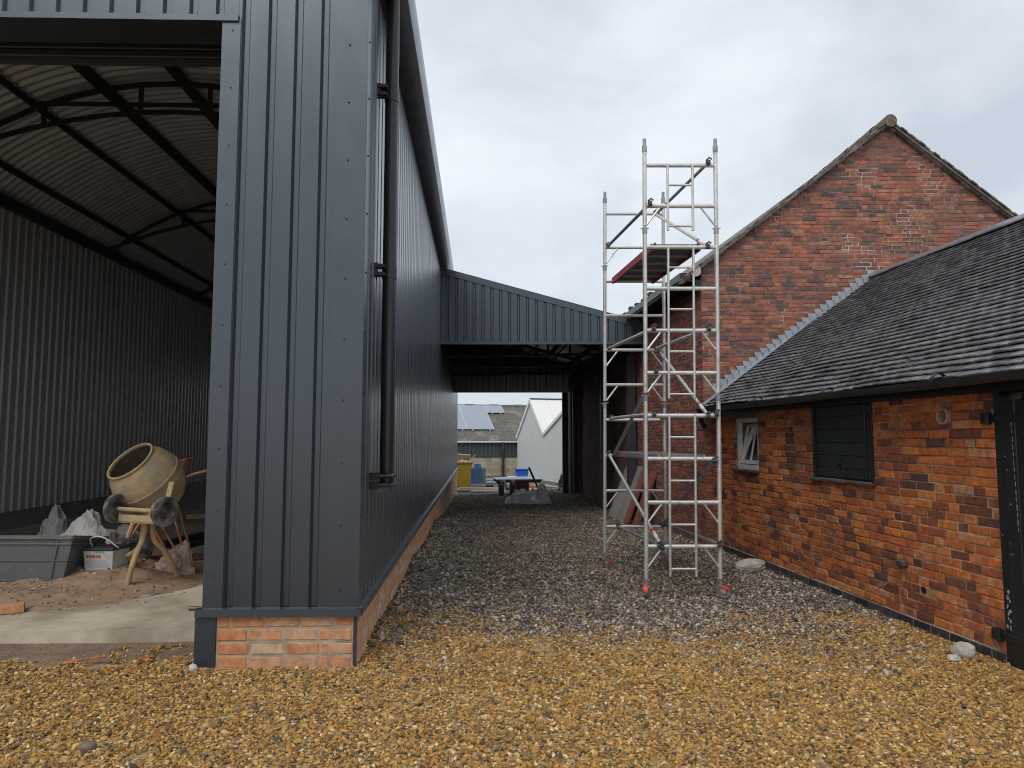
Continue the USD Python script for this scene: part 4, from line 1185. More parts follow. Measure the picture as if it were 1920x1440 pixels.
# sand and rubble heap
hx, hy = np.meshgrid(np.linspace(-5.9, -2.5, 96), np.linspace(5.75, 9.0, 90), indexing='ij')
def heap(x, y):
    h = .17 * np.exp(-(((x + 4.2) / .95) ** 2 + ((y - 7.75) / .75) ** 2)) + .10 * np.exp(-(((x + 3.5) / .6) ** 2 + ((y - 7.45) / .6) ** 2)) + .10 * np.exp(-(((x + 4.6) / .9) ** 2 + ((y - 6.55) / .35) ** 2))
    q = np.stack([x * 6, y * 6, np.zeros_like(x)], -1)
    return h * (0.75 + .6 * meshkit.fbm(q, 3, 4)) + .012 * (meshkit.fbm(q * 3, 2, 6) - .5) - .016
hz = FZ + heap(hx, hy)
MB().grid(np.stack([hx, hy, hz], -1)).build('sand_heap', 'sand', smooth=True, label='low heap of brown sand and rubble spread on the concrete under the mixer', cat='sand', kind='stuff')
rng = np.random.default_rng(61)
b = MB()
for k in range(420):
    x, y = rng.normal(-3.9, .62), rng.normal(7.0, .55)
    if not (-5.4 < x < -2.6 and 5.8 < y < 8.8): continue
    hgt = float(heap(np.array(x), np.array(y)))
    if hgt < -.01 and rng.uniform() < .8: continue
    v, f = stone_mesh(rng, rng.uniform(.006, .022))
    b.add(v + [x, y, FZ + max(hgt, 0) + .004], f, rng.uniform())
b.build('rubble_chips', 'rubble_stone', kind='stuff', tone=True, label='scattered small stone and brick chips over the sand heap', cat='rubble')

MX = V3(-3.2, 7.1, .25)
mixer = thing('cement_mixer', 'dusty yellow cement mixer on tripod stand with drum tilted to the left', 'cement mixer', MX)
axis = unit((-.39, -.60, .70))
dc = V3(-3.215, 7.360, 1.193)                     # middle of the widest part
prof = [(-.30, .0), (-.30, .15), (-.285, .20), (-.20, .275), (-.10, .325), (-.03, .335), (.02, .336), (.025, .341), (.045, .341), (.05, .335), (.12, .325), (.20, .295), (.285, .240), (.295, .243), (.305, .240), (.302, .228), (.285, .226)]
dr_ = MB().lathe(prof, dc, axis, 40).build('drum', 'mixer_paint', mixer, smooth=35)
MB().lathe([(.29, .226), (.18, .285), (.05, .318), (-.08, .31), (-.20, .255), (-.27, .17), (-.28, 0)], dc, axis, 36).build('drum_inside', 'mixer_inside', dr_, smooth=35)
MB().lathe([(.296, .226), (.291, .238), (.298, .2475), (.310, .2475), (.316, .238), (.310, .226), (.296, .226)], dc, axis, 36).build('rim', 'mixer_paint', dr_, smooth=60)
ax1 = unit(np.cross(axis, (0, 0, 1))); ax2 = np.cross(axis, ax1)
b = MB()
for sg in (-1, 1):
    b.bar(dc + axis * .10 + ax1 * sg * .30, dc + axis * .02 - ax1 * sg * .02 + ax2 * .05, .05, .012, axis)
    b.bar(dc - axis * .05 + ax2 * sg * .30, dc + axis * .06 + ax2 * sg * .1 + ax1 * .05, .05, .012, axis)
b.build('paddle', 'mixer_paint', dr_)
# yoke, frame, legs
wl, wr = V3(-3.342, 7.000, 0.949), V3(-2.871, 6.860, 0.935)
wa = unit(wr - wl)
b = MB()
b.tube([wl, wr], .021, 12)
b.build('axle', 'mixer_paint', mixer, smooth=40)
fo = (wl + wr) / 2 + V3(.0, .14, -.06)
fx = Frame(fo, wa, unit(np.cross((0, 0, 1), wa)), (0, 0, 1))
b = MB()
b.box(fx, -.20, .20, -.14, -.12, -.06, .01); b.box(fx, -.20, .20, -.14, .14, -.065, -.05); b.box(fx, -.20, .20, .12, .14, -.06, .04)
b.box(fx, -.20, -.185, -.13, .13, -.06, .04); b.box(fx, .185, .20, -.13, .13, -.06, .04)
b.build('chassis', 'mixer_paint', mixer)
b = MB()
b.tube([fo + V3(0, .02, -.05), dc - axis * .30 + V3(-.02, 0, 0)], .035, 12)
b.bar(fo + wa * .2 + V3(0, 0, .02), dc + ax1 * .36 * (1 if (ax1 @ wa) > 0 else -1), .05, .025); b.bar(fo - wa * .2 + V3(0, .05, .02), dc - ax1 * .36 * (1 if (ax1 @ wa) > 0 else -1), .05, .025)
b.build('yoke', 'mixer_paint', mixer, smooth=40)
def wheel(o, ax, r, w, name='wheel'):
    wb = MB().lathe([(-w / 2, r * .62), (-w / 2, r * .9), (-w * .32, r), (w * .32, r), (w / 2, r * .9), (w / 2, r * .62)], o, ax, 28).build(name, 'rubber', mixer, smooth=40)
    q = MB().lathe([(-w * .36, r * .62), (-w * .2, r * .55), (-w * .25, r * .2), (-w * .5, r * .16), (-w * .5, 0)], o, ax, 24)
    q.lathe([(w * .36, r * .62), (w * .2, r * .55), (w * .25, r * .2), (w * .5, r * .16), (w * .5, 0)], o, ax, 24)
    q.build('hub', 'rubber', wb, smooth=40)
wheel(wl - wa * .03, unit(V3(.97, -.28, 0)), .140, .06)
wheel(wr + wa * .03, unit(V3(.86, -.50, 0)), .142, .065)
def smooth_path(pts, n=6):
    pts = np.array(pts, float)
    for _ in range(2):
        q = [pts[0]]
        for a, c in zip(pts[:-1], pts[1:]): q += [a * .75 + c * .25, a * .25 + c * .75]
        pts = np.array(q + [pts[-1]])
    return pts
cx = fo + V3(-.01, .01, 0)
fz = lambda x, y: FZ + max(float(heap(np.array(x), np.array(y))), 0)
MB().tube(smooth_path([cx + V3(0, 0, -.04), cx + V3(0, -.02, -.22), cx + V3(-.05, -.10, -.40), V3(-3.24, 7.03, fz(-3.24, 7.03) - .01)]), .026, 10).build('leg', 'mixer_paint', mixer, smooth=60)
MB().tube(smooth_path([cx + V3(.05, .03, -.04), cx + V3(.055, .05, -.26), cx + V3(.14, .13, -.36), V3(-2.93, 7.45, fz(-2.93, 7.45) - .01)]), .026, 10).build('leg', 'mixer_paint', mixer, smooth=60)
MB().tube(smooth_path([cx + V3(-.04, .05, -.04), cx + V3(-.05, .06, -.26), cx + V3(-.14, .15, -.38), V3(-3.62, 7.62, fz(-3.62, 7.62) - .01)]), .026, 10).build('leg', 'mixer_paint', mixer, smooth=60)
MB().bar(cx + V3(-.065, -.13, -.06), cx + V3(-.095, -.16, -.20), .035, .02).build('prop_peg', 'mixer_paint', mixer)

# orange wheelbarrow behind the mixer
wb0 = V3(-3.58, 8.3, FZ + .04)
barrow = thing('wheelbarrow', 'orange and cement splashed wheelbarrow standing behind the mixer', 'wheelbarrow', wb0)
BF = Frame(wb0, unit((.92, .22, .30)), unit((-.25, 1, 0)), unit((-.31, -.07, .95)))
q0 = [BF(.12, -.20, .62), BF(.46, -.20, .62), BF(.46, .20, .62), BF(.12, .20, .62)]
q1 = [BF(.06, -.32, 1.0), BF(.72, -.32, 1.02), BF(.72, .32, 1.02), BF(.06, .32, 1.0)]
b = MB()
for i in range(4):
    j = (i + 1) % 4
    b.add([q0[i], q0[j], q1[j], q1[i]], [[0, 1, 2, 3]]); w_ = V3(0, 0, .003)
    b.add([q0[i] * .985 + wb0 * .015 + w_, q0[j] * .985 + wb0 * .015 + w_, q1[j] * .985 + wb0 * .015 + w_, q1[i] * .985 + wb0 * .015 + w_], [[3, 2, 1, 0]])
b.add(q0, [[0, 1, 2, 3]])
for i in range(4): b.tube([q1[i], q1[(i + 1) % 4]], .012, 6)
b.build('tray', 'barrow_orange', barrow)
b = MB()
for s in (-.22, .22):
    b.tube(smooth_path([BF(-.12, s * .4, .35), BF(.1, s, .58), BF(.35, s, .60), BF(.55, s, .84), BF(1.05, s, .82)]), .016, 8)
    b.tube([BF(.15, s, .58), BF(.25, s, .0), BF(.40, s, .02), BF(.42, s, .62)], .014, 8)
b.build('frame', 'barrow_orange', barrow, smooth=50)
MB().lathe([(-.04, .1), (-.04, .16), (-.02, .19), (.02, .19), (.04, .16), (.04, .1), (.04, 0)], BF(-.12, 0, .19), BF.v, 20).build('wheel', 'rubber', barrow, smooth=40)
for s in (-.22, .22): MB().tube([BF(.93, s, .825), BF(1.06, s, .82)], .02, 8).build('grip', 'barrow_orange', barrow, smooth=40)

# grey crate
cf = Frame((-3.89, 7.10, .225), unit((-1, -.05, 0.02)), unit((-.05, 1, -.15)), unit((.02, .15, 1)))
crate = thing('grey_plastic_crate', 'large grey plastic crate standing on the sand heap at the left', 'crate', (-3.89, 7.1, .2))
LX, LY, LZ = .80, .56, .455
def crate_side(o):
    b = MB()
    e = .085
    lo = [(0, 0), (LX, 0), (LX, LY), (0, LY)]
    hi = [(-e, -e), (LX + e, -e), (LX + e, LY + e), (-e, LY + e)]
    for i in range(4):
        j = (i + 1) % 4
        A_, B_, C_, D_ = cf(*lo[i], 0), cf(*lo[j], 0), cf(*hi[j], LZ), cf(*hi[i], LZ)
        b.add([A_, B_, C_, D_], [[0, 1, 2, 3]])
        m = (A_ + B_ + C_ + D_) / 4; inn = unit(np.mean([cf(LX / 2, LY / 2, LZ / 2)], 0) - m) * .012
        b.add([A_ + inn, B_ + inn, C_ + inn, D_ + inn], [[3, 2, 1, 0]])
    b.add([cf(*p_, 0.004) for p_ in lo], [[0, 1, 2, 3]])
    return b
crate_side(0).build('body', 'crate_grey', crate)
ed = lambda z: .085 * z / LZ
rim = MB()
for z0, z1, ex in ((LZ - .035, LZ, .022), (LZ - .085, LZ - .070, .016), (.215, .225, .012), (.03, .045, .014), (-.004, .02, .008)):
    e0 = ed(z0) + ex
    rim.box(cf, -e0, LX + e0, -e0, -ed(z0) + .002, z0, z1); rim.box(cf, -e0, LX + e0, LY + ed(z0) - .002, LY + e0, z0, z1)
    rim.box(cf, -e0, -ed(z0) + .002, -e0, LY + e0, z0, z1); rim.box(cf, LX + ed(z0) - .002, LX + e0, -e0, LY + e0, z0, z1)
rim.build('rim', 'crate_grey', crate)
for u in (.10, .70):
    MB().hexa([cf(u, -.014, .0), cf(u + .012, -.014, .0), cf(u + .012, .0, .0), cf(u, .0, .0)], [cf(u * 1.2 - .08, -.014 - .085, LZ), cf(u * 1.2 - .068, -.014 - .085, LZ), cf(u * 1.2 - .068, -.083, LZ), cf(u * 1.2 - .08, -.083, LZ)]).build('rib', 'crate_grey', crate)


def sack(name, label, cat, material, c, size, seed, npts=22, tip=None, crease=.05, group=None, pleat=.05):
    """A slack bag: a loose hull with flat slack panels between soft folds, sitting flat on what carries it."""
    r = np.random.default_rng(seed)
    p = r.normal(size=(npts, 3)); p /= np.linalg.norm(p, axis=1, keepdims=True)
    p *= r.uniform(.72, 1.0, (npts, 1))
    p[:, 2] = np.abs(p[:, 2])
    base = np.array([(math.cos(a) * r.uniform(.85, 1.1), math.sin(a) * r.uniform(.85, 1.1), 0) for a in np.linspace(0, 5.6, 9)])
    pts = np.vstack([p, base])
    if tip is not None: pts = np.vstack([pts * [1, 1, .72], [tip]])
    m = trimesh.convex.convex_hull(pts)
    v, f = trimesh.remesh.subdivide_to_size(m.vertices, m.faces, .042, max_iter=14)
    m = trimesh.Trimesh(v, f); m.merge_vertices()
    trimesh.smoothing.filter_laplacian(m, lamb=.5, iterations=3)
    v = m.vertices.copy()
    q = v * 2.4 + seed
    rid = (1 - np.abs(2 * meshkit.noise(q, seed) - 1)) ** 5 + .5
    rid2 = (1 - np.abs(2 * meshkit.noise(q * 2.1 + 7, seed + 3) - 1)) ** 5 + .6
    d = v / (np.linalg.norm(v, axis=1, keepdims=True) + 1e-6)
    k = np.clip(v[:, 2:3] * 4, 0, 1)
    v = v + d * ((rid - .5) * crease * 3.2 + (rid2 - .6) * crease)[:, None] * k
    th = np.arctan2(v[:, 1], v[:, 0])
    v[:, :2] *= (1 + pleat * np.cos(9 * th + 5 * meshkit.noise(v * 2 + 3, seed)) * np.clip(v[:, 2], 0, 1))[:, None]
    v = v * np.array(size) * [.5, .5, 1.0]
    MB().add(v + V3(*c), m.faces).build(name, material, smooth=30, label=label, cat=cat, group=group)


sack('grey_rubble_bag', 'pointed grey rubble bag standing behind the grey crate', 'bag', 'bag_grey', (-4.93, 8.75, .17), (.55, .40, .60), 3, 14, (.15, 0, 1.05))
sack('white_rubble_bag', 'crumpled dirty white woven sack lying between grey crate and mixer', 'bag', 'bag_white', (-4.32, 8.35, .2), (.80, .5, .58), 14, 12, (.1, 0, .98), .06)
sack('clear_waste_bag', 'thin greyish plastic bag slumped behind the white sack', 'bag', 'bag_grey', (-3.98, 8.6, .18), (.50, .40, .46), 9, 14)
sack('pink_plastic_bag', 'pinkish translucent plastic bag with folded top beside the mixer foot', 'bag', 'bag_pink', (-3.07, 7.6, .165), (.46, .28, .38), 23, 12, (.6, 0, 1.0), .04, pleat=.10)
# tub with a handle
tub = thing('white_adhesive_tub', 'white square tub with dark lid and raised handle beside the mixer leg', 'tub', (-3.7, 7.3, .3))
tf0 = Frame((-3.79, 7.27, .315), unit((1, -.06, 0)), unit((.25, 1, 0)), (0, 0, 1))
tf = lambda u, v, n: tf0(np.asarray(u) * 1.18, np.asarray(v) * 1.18, np.asarray(n) * 1.18)
tf.u, tf.v, tf.n, tf.o = tf0.u, tf0.v, tf0.n, tf0.o
b = MB()
b.hexa([tf(.012, .012, 0), tf(.238, .012, 0), tf(.238, .19, 0), tf(.012, .19, 0)], [tf(0, 0, .165), tf(.25, 0, .165), tf(.25, .2, .165), tf(0, .2, .165)])
tb = b.build('body', 'tub_white', tub)
MB().cbox(tf0, -.01, .305, -.01, .246, .193, .225, .006).build('lid', 'tub_black', tub)
MB().tube(smooth_path([tf(.0, .1, .18), tf(.01, .04, .27), tf(.16, .0, .29), tf(.26, .05, .18)]), .008, 6).build('handle', 'window_white', tub, smooth=50)
b = MB()
fw_ = Frame(tf(.012, .012, 0), tf.u, unit(tf(0, 0, .165) - tf(.012, .012, 0)))
if fw_.n[1] > 0: fw_.n = -fw_.n
for k, w_ in enumerate((.018, .016, .022, .014, .02, .017)): b.box(fw_, .025 + k * .025, .025 + k * .025 + w_, .125, .152, .001, .002)
b.build('red_print', 'label_red', tb)
b = MB()
for k, l_ in enumerate((.23, .25, .24, .21)): b.box(fw_, .022, l_, .03 + k * .02, .036 + k * .02, .001, .002)
b.build('blue_print', 'label_blue', tb)
MB().box(fw_, .12, .20, .172, .192, .001, .002).build('green_print', 'label_green', tb)
# loose brick
lb = Frame((-3.88, 6.08, .19), unit((.93, .5, .0)), unit((-.5, .93, 0)), unit((0, 0, 1)))
v = brick_verts(Frame(lb.o, lb.u, lb.v, (0, 0, 1)), (0, .225, 0, .105), np.random.default_rng(2), ch=.006, deep=.065)
MB().add(v + V3(0, 0, .05), BRF, .6).build('loose_brick', 'brick_reclaimed', tone=True, label='single loose pale red brick lying on the sand at the far left', cat='brick')
# lengths lying further in
MB().bar((-4.0, 9.6, FZ + .05), (-3.35, 12.6, FZ + .05), .10, .09).build('steel_channel', 'dark_steel', label='long dark steel channel lying on the barn floor behind the mixer', cat='steel channel')
MB().bar((-3.75, 9.3, FZ + .03), (-3.05, 12.0, FZ + .03), .07, .06).build('steel_angle', 'dark_steel', label='thinner dark steel length lying alongside the channel inside the barn', cat='steel length')
MB().bar((-3.75, 8.3, FZ + .04), (-3.05, 8.75, FZ + .06), .09, .05).build('red_plank', 'board_red', label='short red painted plank lying on the floor behind the pink bag', cat='plank')
MB().bar((-5.0, 13.0, FZ + .05), (-3.9, 13.2, FZ + .05), .14, .08).build('timber_offcut', 'timber', label='brown timber offcut lying in shadow under the wheelbarrow', cat='timber')
MB().poly(Frame((-2.98, 6.72, FZ + .004), (1, .2, 0), (-.2, 1, 0)), Polygon([(0, 0), (.07, .005), (.085, .03), (.05, .05), (.015, .035)]), 0, .004).build('paper_scrap', 'tub_white', label='small white paper scrap on the concrete floor in front of the pink bag', cat='paper')

# ------------------------------------------------------------------ small things on the ground
def rock(name, label, cat, material, c, size, seed, sub=3):
    m = trimesh.creation.icosphere(sub)
    v = m.vertices * (1 + .5 * (meshkit.fbm(m.vertices * 1.4 + seed, 3, seed) - .5))[:, None] * np.array(size) / 2
    z = float(ground_z(c[0], c[1]))
    MB().add(v + V3(c[0], c[1], z + size[2] * .33), m.faces).build(name, material, smooth=35, label=label, cat=cat)


rock('mortar_lump', 'large pale crusty lump of old mortar lying against the stable wall', 'rubble', 'rock_pale', (3.93, 9.35), (.42, .30, .17), 3, 4)
rock('pale_stone', 'pale rounded stone on the gravel near the black stable door', 'stone', 'rock_pale', (4.02, 5.42), (.19, .16, .15), 8)
rock('pale_pebble', 'small pale stone beside the larger pale stone near the door', 'stone', 'rock_pale', (3.86, 5.32), (.10, .09, .07), 12)
rock('brown_cobble', 'smooth dark brown cobble lying in the golden gravel foreground', 'stone', 'rock_brown', (-1.93, 3.83), (.085, .07, .055), 5)
rock('cream_flint', 'cream coloured flint leaning on the dark jamb boot', 'stone', 'rock_pale', (-1.82, 4.93), (.055, .05, .06), 6)
rock('brick_shard', 'orange brick shard on grey gravel beside the barn plinth', 'brick', 'timber_orange', (-.58, 6.45), (.07, .05, .05), 7)
rock('dark_clod', 'dark reddish clod next to the orange brick shard', 'rubble', 'board_red', (-.66, 6.52), (.07, .05, .04), 11)
rock('orange_pebble', 'bright orange pebble among grey stones right of the alley mouth', 'stone', 'timber_orange', (2.55, 5.25), (.045, .035, .03), 15)
rng = np.random.default_rng(71)
for k, (x, y, a, l_, lab) in enumerate(((-2.72, 5.02, .5, .12, 'longest curled brown leaf on the gravel before the slab'), (-2.60, 5.10, .2, .10, 'brown leaf just behind the longest leaf before the slab'), (-2.22, 5.06, .9, .08, 'small brown leaf nearest the jamb boot'))):
    f = Frame((x, y, float(ground_z(x, y)) + .025), (math.cos(a), math.sin(a), .1), (-math.sin(a), math.cos(a), .15))
    s_ = np.linspace(0, 1, 7)
    P = np.array([[f(t * l_, q * .022 * math.sin(math.pi * min(t * .96 + .02, 1)), .012 * math.sin(3 * t) + .010 * abs(q)) for q in (-1, 0, 1)] for t in s_])
    MB().grid(P).build('dead_leaf', 'leaf_brown', label=lab, cat='leaf')
for k, (x, y, a, l_, lab) in enumerate(((-2.55, 4.95, .12, .26, 'longer pale straw stalk lying across the brown leaves'), (-2.85, 4.88, -.05, .18, 'shorter pale straw stalk in the gravel left of the leaves'))):
    z = float(ground_z(x, y)) + .03
    MB().tube([(x, y, z), (x + l_ * .5 * math.cos(a), y + l_ * .5 * math.sin(a), z + .012), (x + l_ * math.cos(a), y + l_ * math.sin(a), z)], .0022, 5).build('straw_stalk', 'straw', label=lab, cat='straw')
# moss and fines along the foot of the plinth
b = MB()
for k in range(160):
    u = rng.uniform(.3, 12)
    p_ = SIDE(u, 0, rng.uniform(.005, .06))
    v, f = stone_mesh(rng, rng.uniform(.012, .035))
    b.add(v * [1, 1, .7] + [p_[0], p_[1], float(ground_z(p_[0], p_[1])) + .01], f)
b.build('moss_fringe', 'moss', kind='stuff', label='green mossy fringe along the foot of the barn plinth', cat='moss')

# ------------------------------------------------------------------ alley clutter under and beyond the canopy
def board(name, label, c0, c1, top, th, material):
    c0, c1, top = V3(*c0), V3(*c1), V3(*top)
    d = top - c0
    n = unit(np.cross(c1 - c0, d)) * th
    MB().hexa([c0, c1, c1 + n, c0 + n], [c0 + d, c1 + d, c1 + d + n, c0 + d + n]).build(name, material, label=label, cat='board')


gz = lambda x, y: float(ground_z(x, y))
board('leaning_sheet', 'pale grey sheet of board leaning on the brick barn side wall', (3.42, 16.2, gz(3.4, 16)), (3.50, 14.9, gz(3.5, 15)), (3.88, 16.2, 1.0), .03, 'board_pale')
board('leaning_red_board', 'red brown board leaning beside the pale sheet', (3.45, 14.75, gz(3.5, 14.7)), (3.50, 14.55, gz(3.5, 14.6)), (3.90, 14.75, 1.0), .04, 'board_red')
board('leaning_dark_board', 'dark red board leaning nearest the scaffold tower', (3.50, 14.2, gz(3.5, 14.2)), (3.55, 13.95, gz(3.5, 14)), (3.92, 14.2, .95), .04, 'board_red')
MB().tube([(3.72, 18.3, gz(3.7, 18.3)), (3.70, 18.3, 2.05)], .03, 10).build('grey_pole', 'aluminium_dull', smooth=40, label='pale grey pole propped upright by the brick barn wall', cat='pole')
# flat trailer
tr0 = V3(1.75, 25.2, gz(1.7, 25))
trailer = thing('flat_trailer', 'small dark flatbed trailer parked under the back of the canopy', 'trailer', tr0)
tfz = Frame(tr0, (1, .05, 0), (-.05, 1, 0), (0, 0, 1))
MB().cbox(tfz, -.62, 1.05, -.5, .9, .54, .59, .01).build('deck', 'trailer_deck', trailer)
b = MB()
for v_ in (-.45, .85): b.box(tfz, -.6, 1.0, v_ - .04, v_ + .04, .47, .54)
for u_ in (-.58, 0, .9): b.box(tfz, u_, u_ + .06, -.45, .85, .45, .52)
b.bar(tfz(-.35, -.5, .55), tfz(-.30, -1.3, .30), .07, .07)
b.build('chassis', 'dark_steel', trailer)
for u_ in (-.35, .05): MB().lathe([(-.08, .12), (-.08, .24), (-.05, .29), (.05, .29), (.08, .24), (.08, .12), (.08, 0)], tfz(u_ - .1, -.55, .29), tfz.u, 20).build('wheel', 'rubber', trailer, smooth=40)
MB().box(tfz, .05, .55, -.52, -.48, .15, .52).build('tail_board', 'board_red', trailer)
MB().tube([(2.62, 23.6, gz(2.62, 23.6) + .04), (2.26, 24.0, .62)], .035, 8).build('dark_prop', 'dark_steel', smooth=40, label='dark bar leaning up against the trailer edge above the tarpaulin', cat='bar')
# tarpaulin on the ground
tx, ty = np.meshgrid(np.linspace(0, 1, 80), np.linspace(0, 1, 60), indexing='ij')
q = np.stack([tx * 6 + ty * 1.5, ty * 4, np.zeros_like(tx)], -1)
fold = 1 - np.abs(2 * meshkit.fbm(q, 3, 17) - 1)
edge = np.minimum(np.minimum(tx, 1 - tx), np.minimum(ty, 1 - ty)) * 4
PX = 1.25 + 1.35 * tx + .12 * (meshkit.fbm(q + 4, 2, 3) - .5) + .15 * ty
PY = 20.3 + 2.2 * ty + .7 * (1 - tx) * (1 - ty) + .3 * (meshkit.fbm(q + 9, 2, 4) - .5)
PZ = ground_z(PX, PY) + .02 + np.clip(edge * 2.2, 0, 1) * (.03 + .50 * np.clip(fold - .2, 0, 1) ** 1.6 * (.45 + .75 * tx) + .06 * ty)
MB().grid(np.stack([PX, PY, PZ], -1)).grid(np.stack([PX, PY, np.minimum(PZ - .012, ground_z(PX, PY) + .004)], -1)).build('grey_tarpaulin', 'tarp', smooth=40, label='crumpled grey tarpaulin heaped on the alley floor', cat='tarpaulin')
# wheeled bin with rubbish
bn = V3(.02, 32.8, -.66)
bin_ = thing('yellow_bin', 'tall mustard yellow bin overfilled with rubbish beside the barn end', 'bin', bn)
bfz = Frame(bn, (1, 0, 0), (0, 1, 0), (0, 0, 1))
MB().hexa([bfz(-.32, -.3, 0), bfz(.28, -.3, 0), bfz(.28, .3, 0), bfz(-.32, .3, 0)], [bfz(-.40, -.36, 1.12), bfz(.38, -.36, 1.12), bfz(.38, .36, 1.12), bfz(-.40, .36, 1.12)]).build('body', 'yellow_plastic', bin_)
MB().cbox(bfz, -.44, .42, -.4, .4, 1.12, 1.19, .01).build('rim', 'yellow_plastic', bin_)
MB().hexa([bfz(-.42, -.3, 1.32), bfz(.30, -.3, 1.34), bfz(.30, .3, 1.34), bfz(-.42, .3, 1.32)], [bfz(-.44, -.34, 1.56), bfz(.26, -.34, 1.50), bfz(.28, .3, 1.52), bfz(-.44, .3, 1.58)]).build('cardboard_box', 'cardboard', label='brown cardboard box balanced on top of the yellow bin', cat='box')
sack('bin_liner', 'white plastic liner bulging from the top of the yellow bin', 'bag', 'bag_white', bfz(.0, -.1, 1.18), (.66, .5, .26), 5)
MB().bar(bfz(.28, -.3, 1.2), bfz(.50, -.35, 1.52), .04, .05).build('bin_stick', 'timber_pale', label='pale stick poking out of the yellow bin at its right edge', cat='stick')
# blue drum in a wire cage
cg = V3(.62, 30.6, -.64)
cage = thing('wire_cage', 'pale blue green mesh cage standing left of the timber stack', 'cage', cg)
cgf = Frame(cg, (1, 0, 0), (0, 1, 0), (0, 0, 1))
b = MB()
for z in (.28, .93):
    for a, c in (((-.31, 0), (.34, 0)), ((.34, 0), (.34, .5)), ((.34, .5), (-.31, .5)), ((-.31, .5), (-.31, 0))): b.bar(cgf(*a, z), cgf(*c, z), .035, .035)
for u_, v_ in ((-.31, 0), (.34, 0), (.34, .5), (-.31, .5)): b.bar(cgf(u_, v_, .0), cgf(u_, v_, .93), .03, .03)
b.build('frame', 'cage_wire', cage)
b = MB()
for k in range(14): b.bar(cgf(-.31 + k * .05, 0, .28), cgf(-.31 + k * .05, 0, .93), .008, .008)
for k in range(12): b.bar(cgf(-.31, 0, .3 + k * .054), cgf(.34, 0, .3 + k * .054), .008, .008)
b.build('mesh_panel', 'cage_wire', cage)
MB().box(cgf, -.29, .32, .44, .46, .29, .91).build('back_sheet', 'cage_sheet', cage)
MB().hexa([cgf(-.18, .10, .30), cgf(.20, .10, .30), cgf(.20, .42, .30), cgf(-.18, .42, .30)], [cgf(-.20, .08, 1.02), cgf(.18, .08, 1.02), cgf(.18, .42, 1.02), cgf(-.20, .42, 1.02)]).add(*(lambda m: (m.vertices, m.faces))(trimesh.creation.box((.28, .3, .12), trimesh.transformations.translation_matrix(cgf(-.01, .25, 1.08))))).build('blue_container', 'blue_pale', label='light blue plastic container standing inside the mesh cage', cat='container')
# timber stacks and offcuts
rng = np.random.default_rng(81)
tspec = [(-.25, 30.2, 1.75, 30.4, .08, .55, 'timber_pale', 'long pale scaffold boards lying in front of the cage'), (.3, 29.2, 1.8, 29.4, .03, .3, 'timber_pale', 'lowest pale plank nearest the gravel, left of the trailer'),
         (.95, 32.0, 2.1, 32.2, .38, .3, 'white_sheet', 'bundle of white plastic lengths stacked left of the trailer'), (.95, 31.6, 2.0, 31.6, .2, .22, 'dark_steel', 'black steel frame lengths under the white bundle'),
         (1.3, 30.8, 2.0, 30.8, .14, .25, 'timber', 'short brown timber length beside the trailer wheel'), (2.25, 29.6, 3.1, 29.7, .26, .16, 'timber_orange', 'bright orange brown timber length right of the trailer'),
         (2.2, 29.0, 3.3, 29.1, .05, .3, 'timber_pale', 'pale plank on the ground right of the trailer')]
for x0, y0, x1, y1, h, w_, mt, lab in tspec:
    z = gz((x0 + x1) / 2, y0)
    MB().bar((x0, y0, z + h / 2 + .02), (x1, y1, z + h / 2 + .02), w_, max(h * .5, .05)).bar((x0 + .05, y0 + .1, z + h + .03), (x1 - .1, y1 + .08, z + h + .03), w_ * .6, .05).build('timber_length', mt, label=lab, cat='timber')
# blue crate on a pale bench
bc = V3(2.9, 34.2, -.66)
bench = thing('trestle_bench', 'low pale topped bench with brown legs carrying a blue crate', 'bench', bc)
bf2 = Frame(bc, (1, 0, 0), (0, 1, 0), (0, 0, 1))
MB().box(bf2, -.75, .35, -.3, .4, .36, .42).build('top', 'white_sheet', bench)
for u_ in (-.35, -.05, .25): MB().box(bf2, u_ - .06, u_ + .06, -.25, .3, 0, .36).build('leg', 'board_red', bench)
b = MB()
b.hexa([bf2(-.30, -.2, .43), bf2(.24, -.2, .43), bf2(.24, .2, .43), bf2(-.30, .2, .43)], [bf2(-.36, -.24, .76), bf2(.28, -.24, .76), bf2(.28, .24, .76), bf2(-.36, .24, .76)])
b.box(bf2, -.39, .31, -.27, .27, .75, .79)
b.build('blue_crate', 'blue_plastic', label='bright blue plastic crate on the pale bench before the grey shed', cat='crate')
# black bag and rubble at the right foot
sack('black_bag', 'shiny black rubble sack slumped against the last canopy post', 'bag', 'black_plastic', (4.42, 29.4, -.62), (.9, .6, .95), 33)
b = MB()
for k in range(260):
    x, y = rng.uniform(2.6, 4.1), rng.uniform(25.5, 30)
    v, f = stone_mesh(rng, rng.uniform(.03, .10))
    b.add(v + [x, y, gz(x, y) + .03], f, rng.uniform())
b.build('rubble_spread', 'rubble_stone', kind='stuff', tone=True, label='broken stone rubble spread at the foot of the far right posts', cat='rubble')
for k, (x, y, a, l_, lab) in enumerate(((2.9, 31.5, .3, 1.2, 'thin white length lying across the rubble, nearest the trailer'), (3.3, 31.0, -.25, 1.1, 'thin white length crossing the others on the rubble'), (3.0, 32.2, .1, 1.0, 'thin white length furthest back on the rubble'))):
    MB().bar((x, y, gz(x, y) + .2), (x + l_ * math.cos(a), y + l_ * math.sin(a), gz(x, y) + .1), .06, .04).build('white_length', 'white_sheet', label=lab, cat='trim')

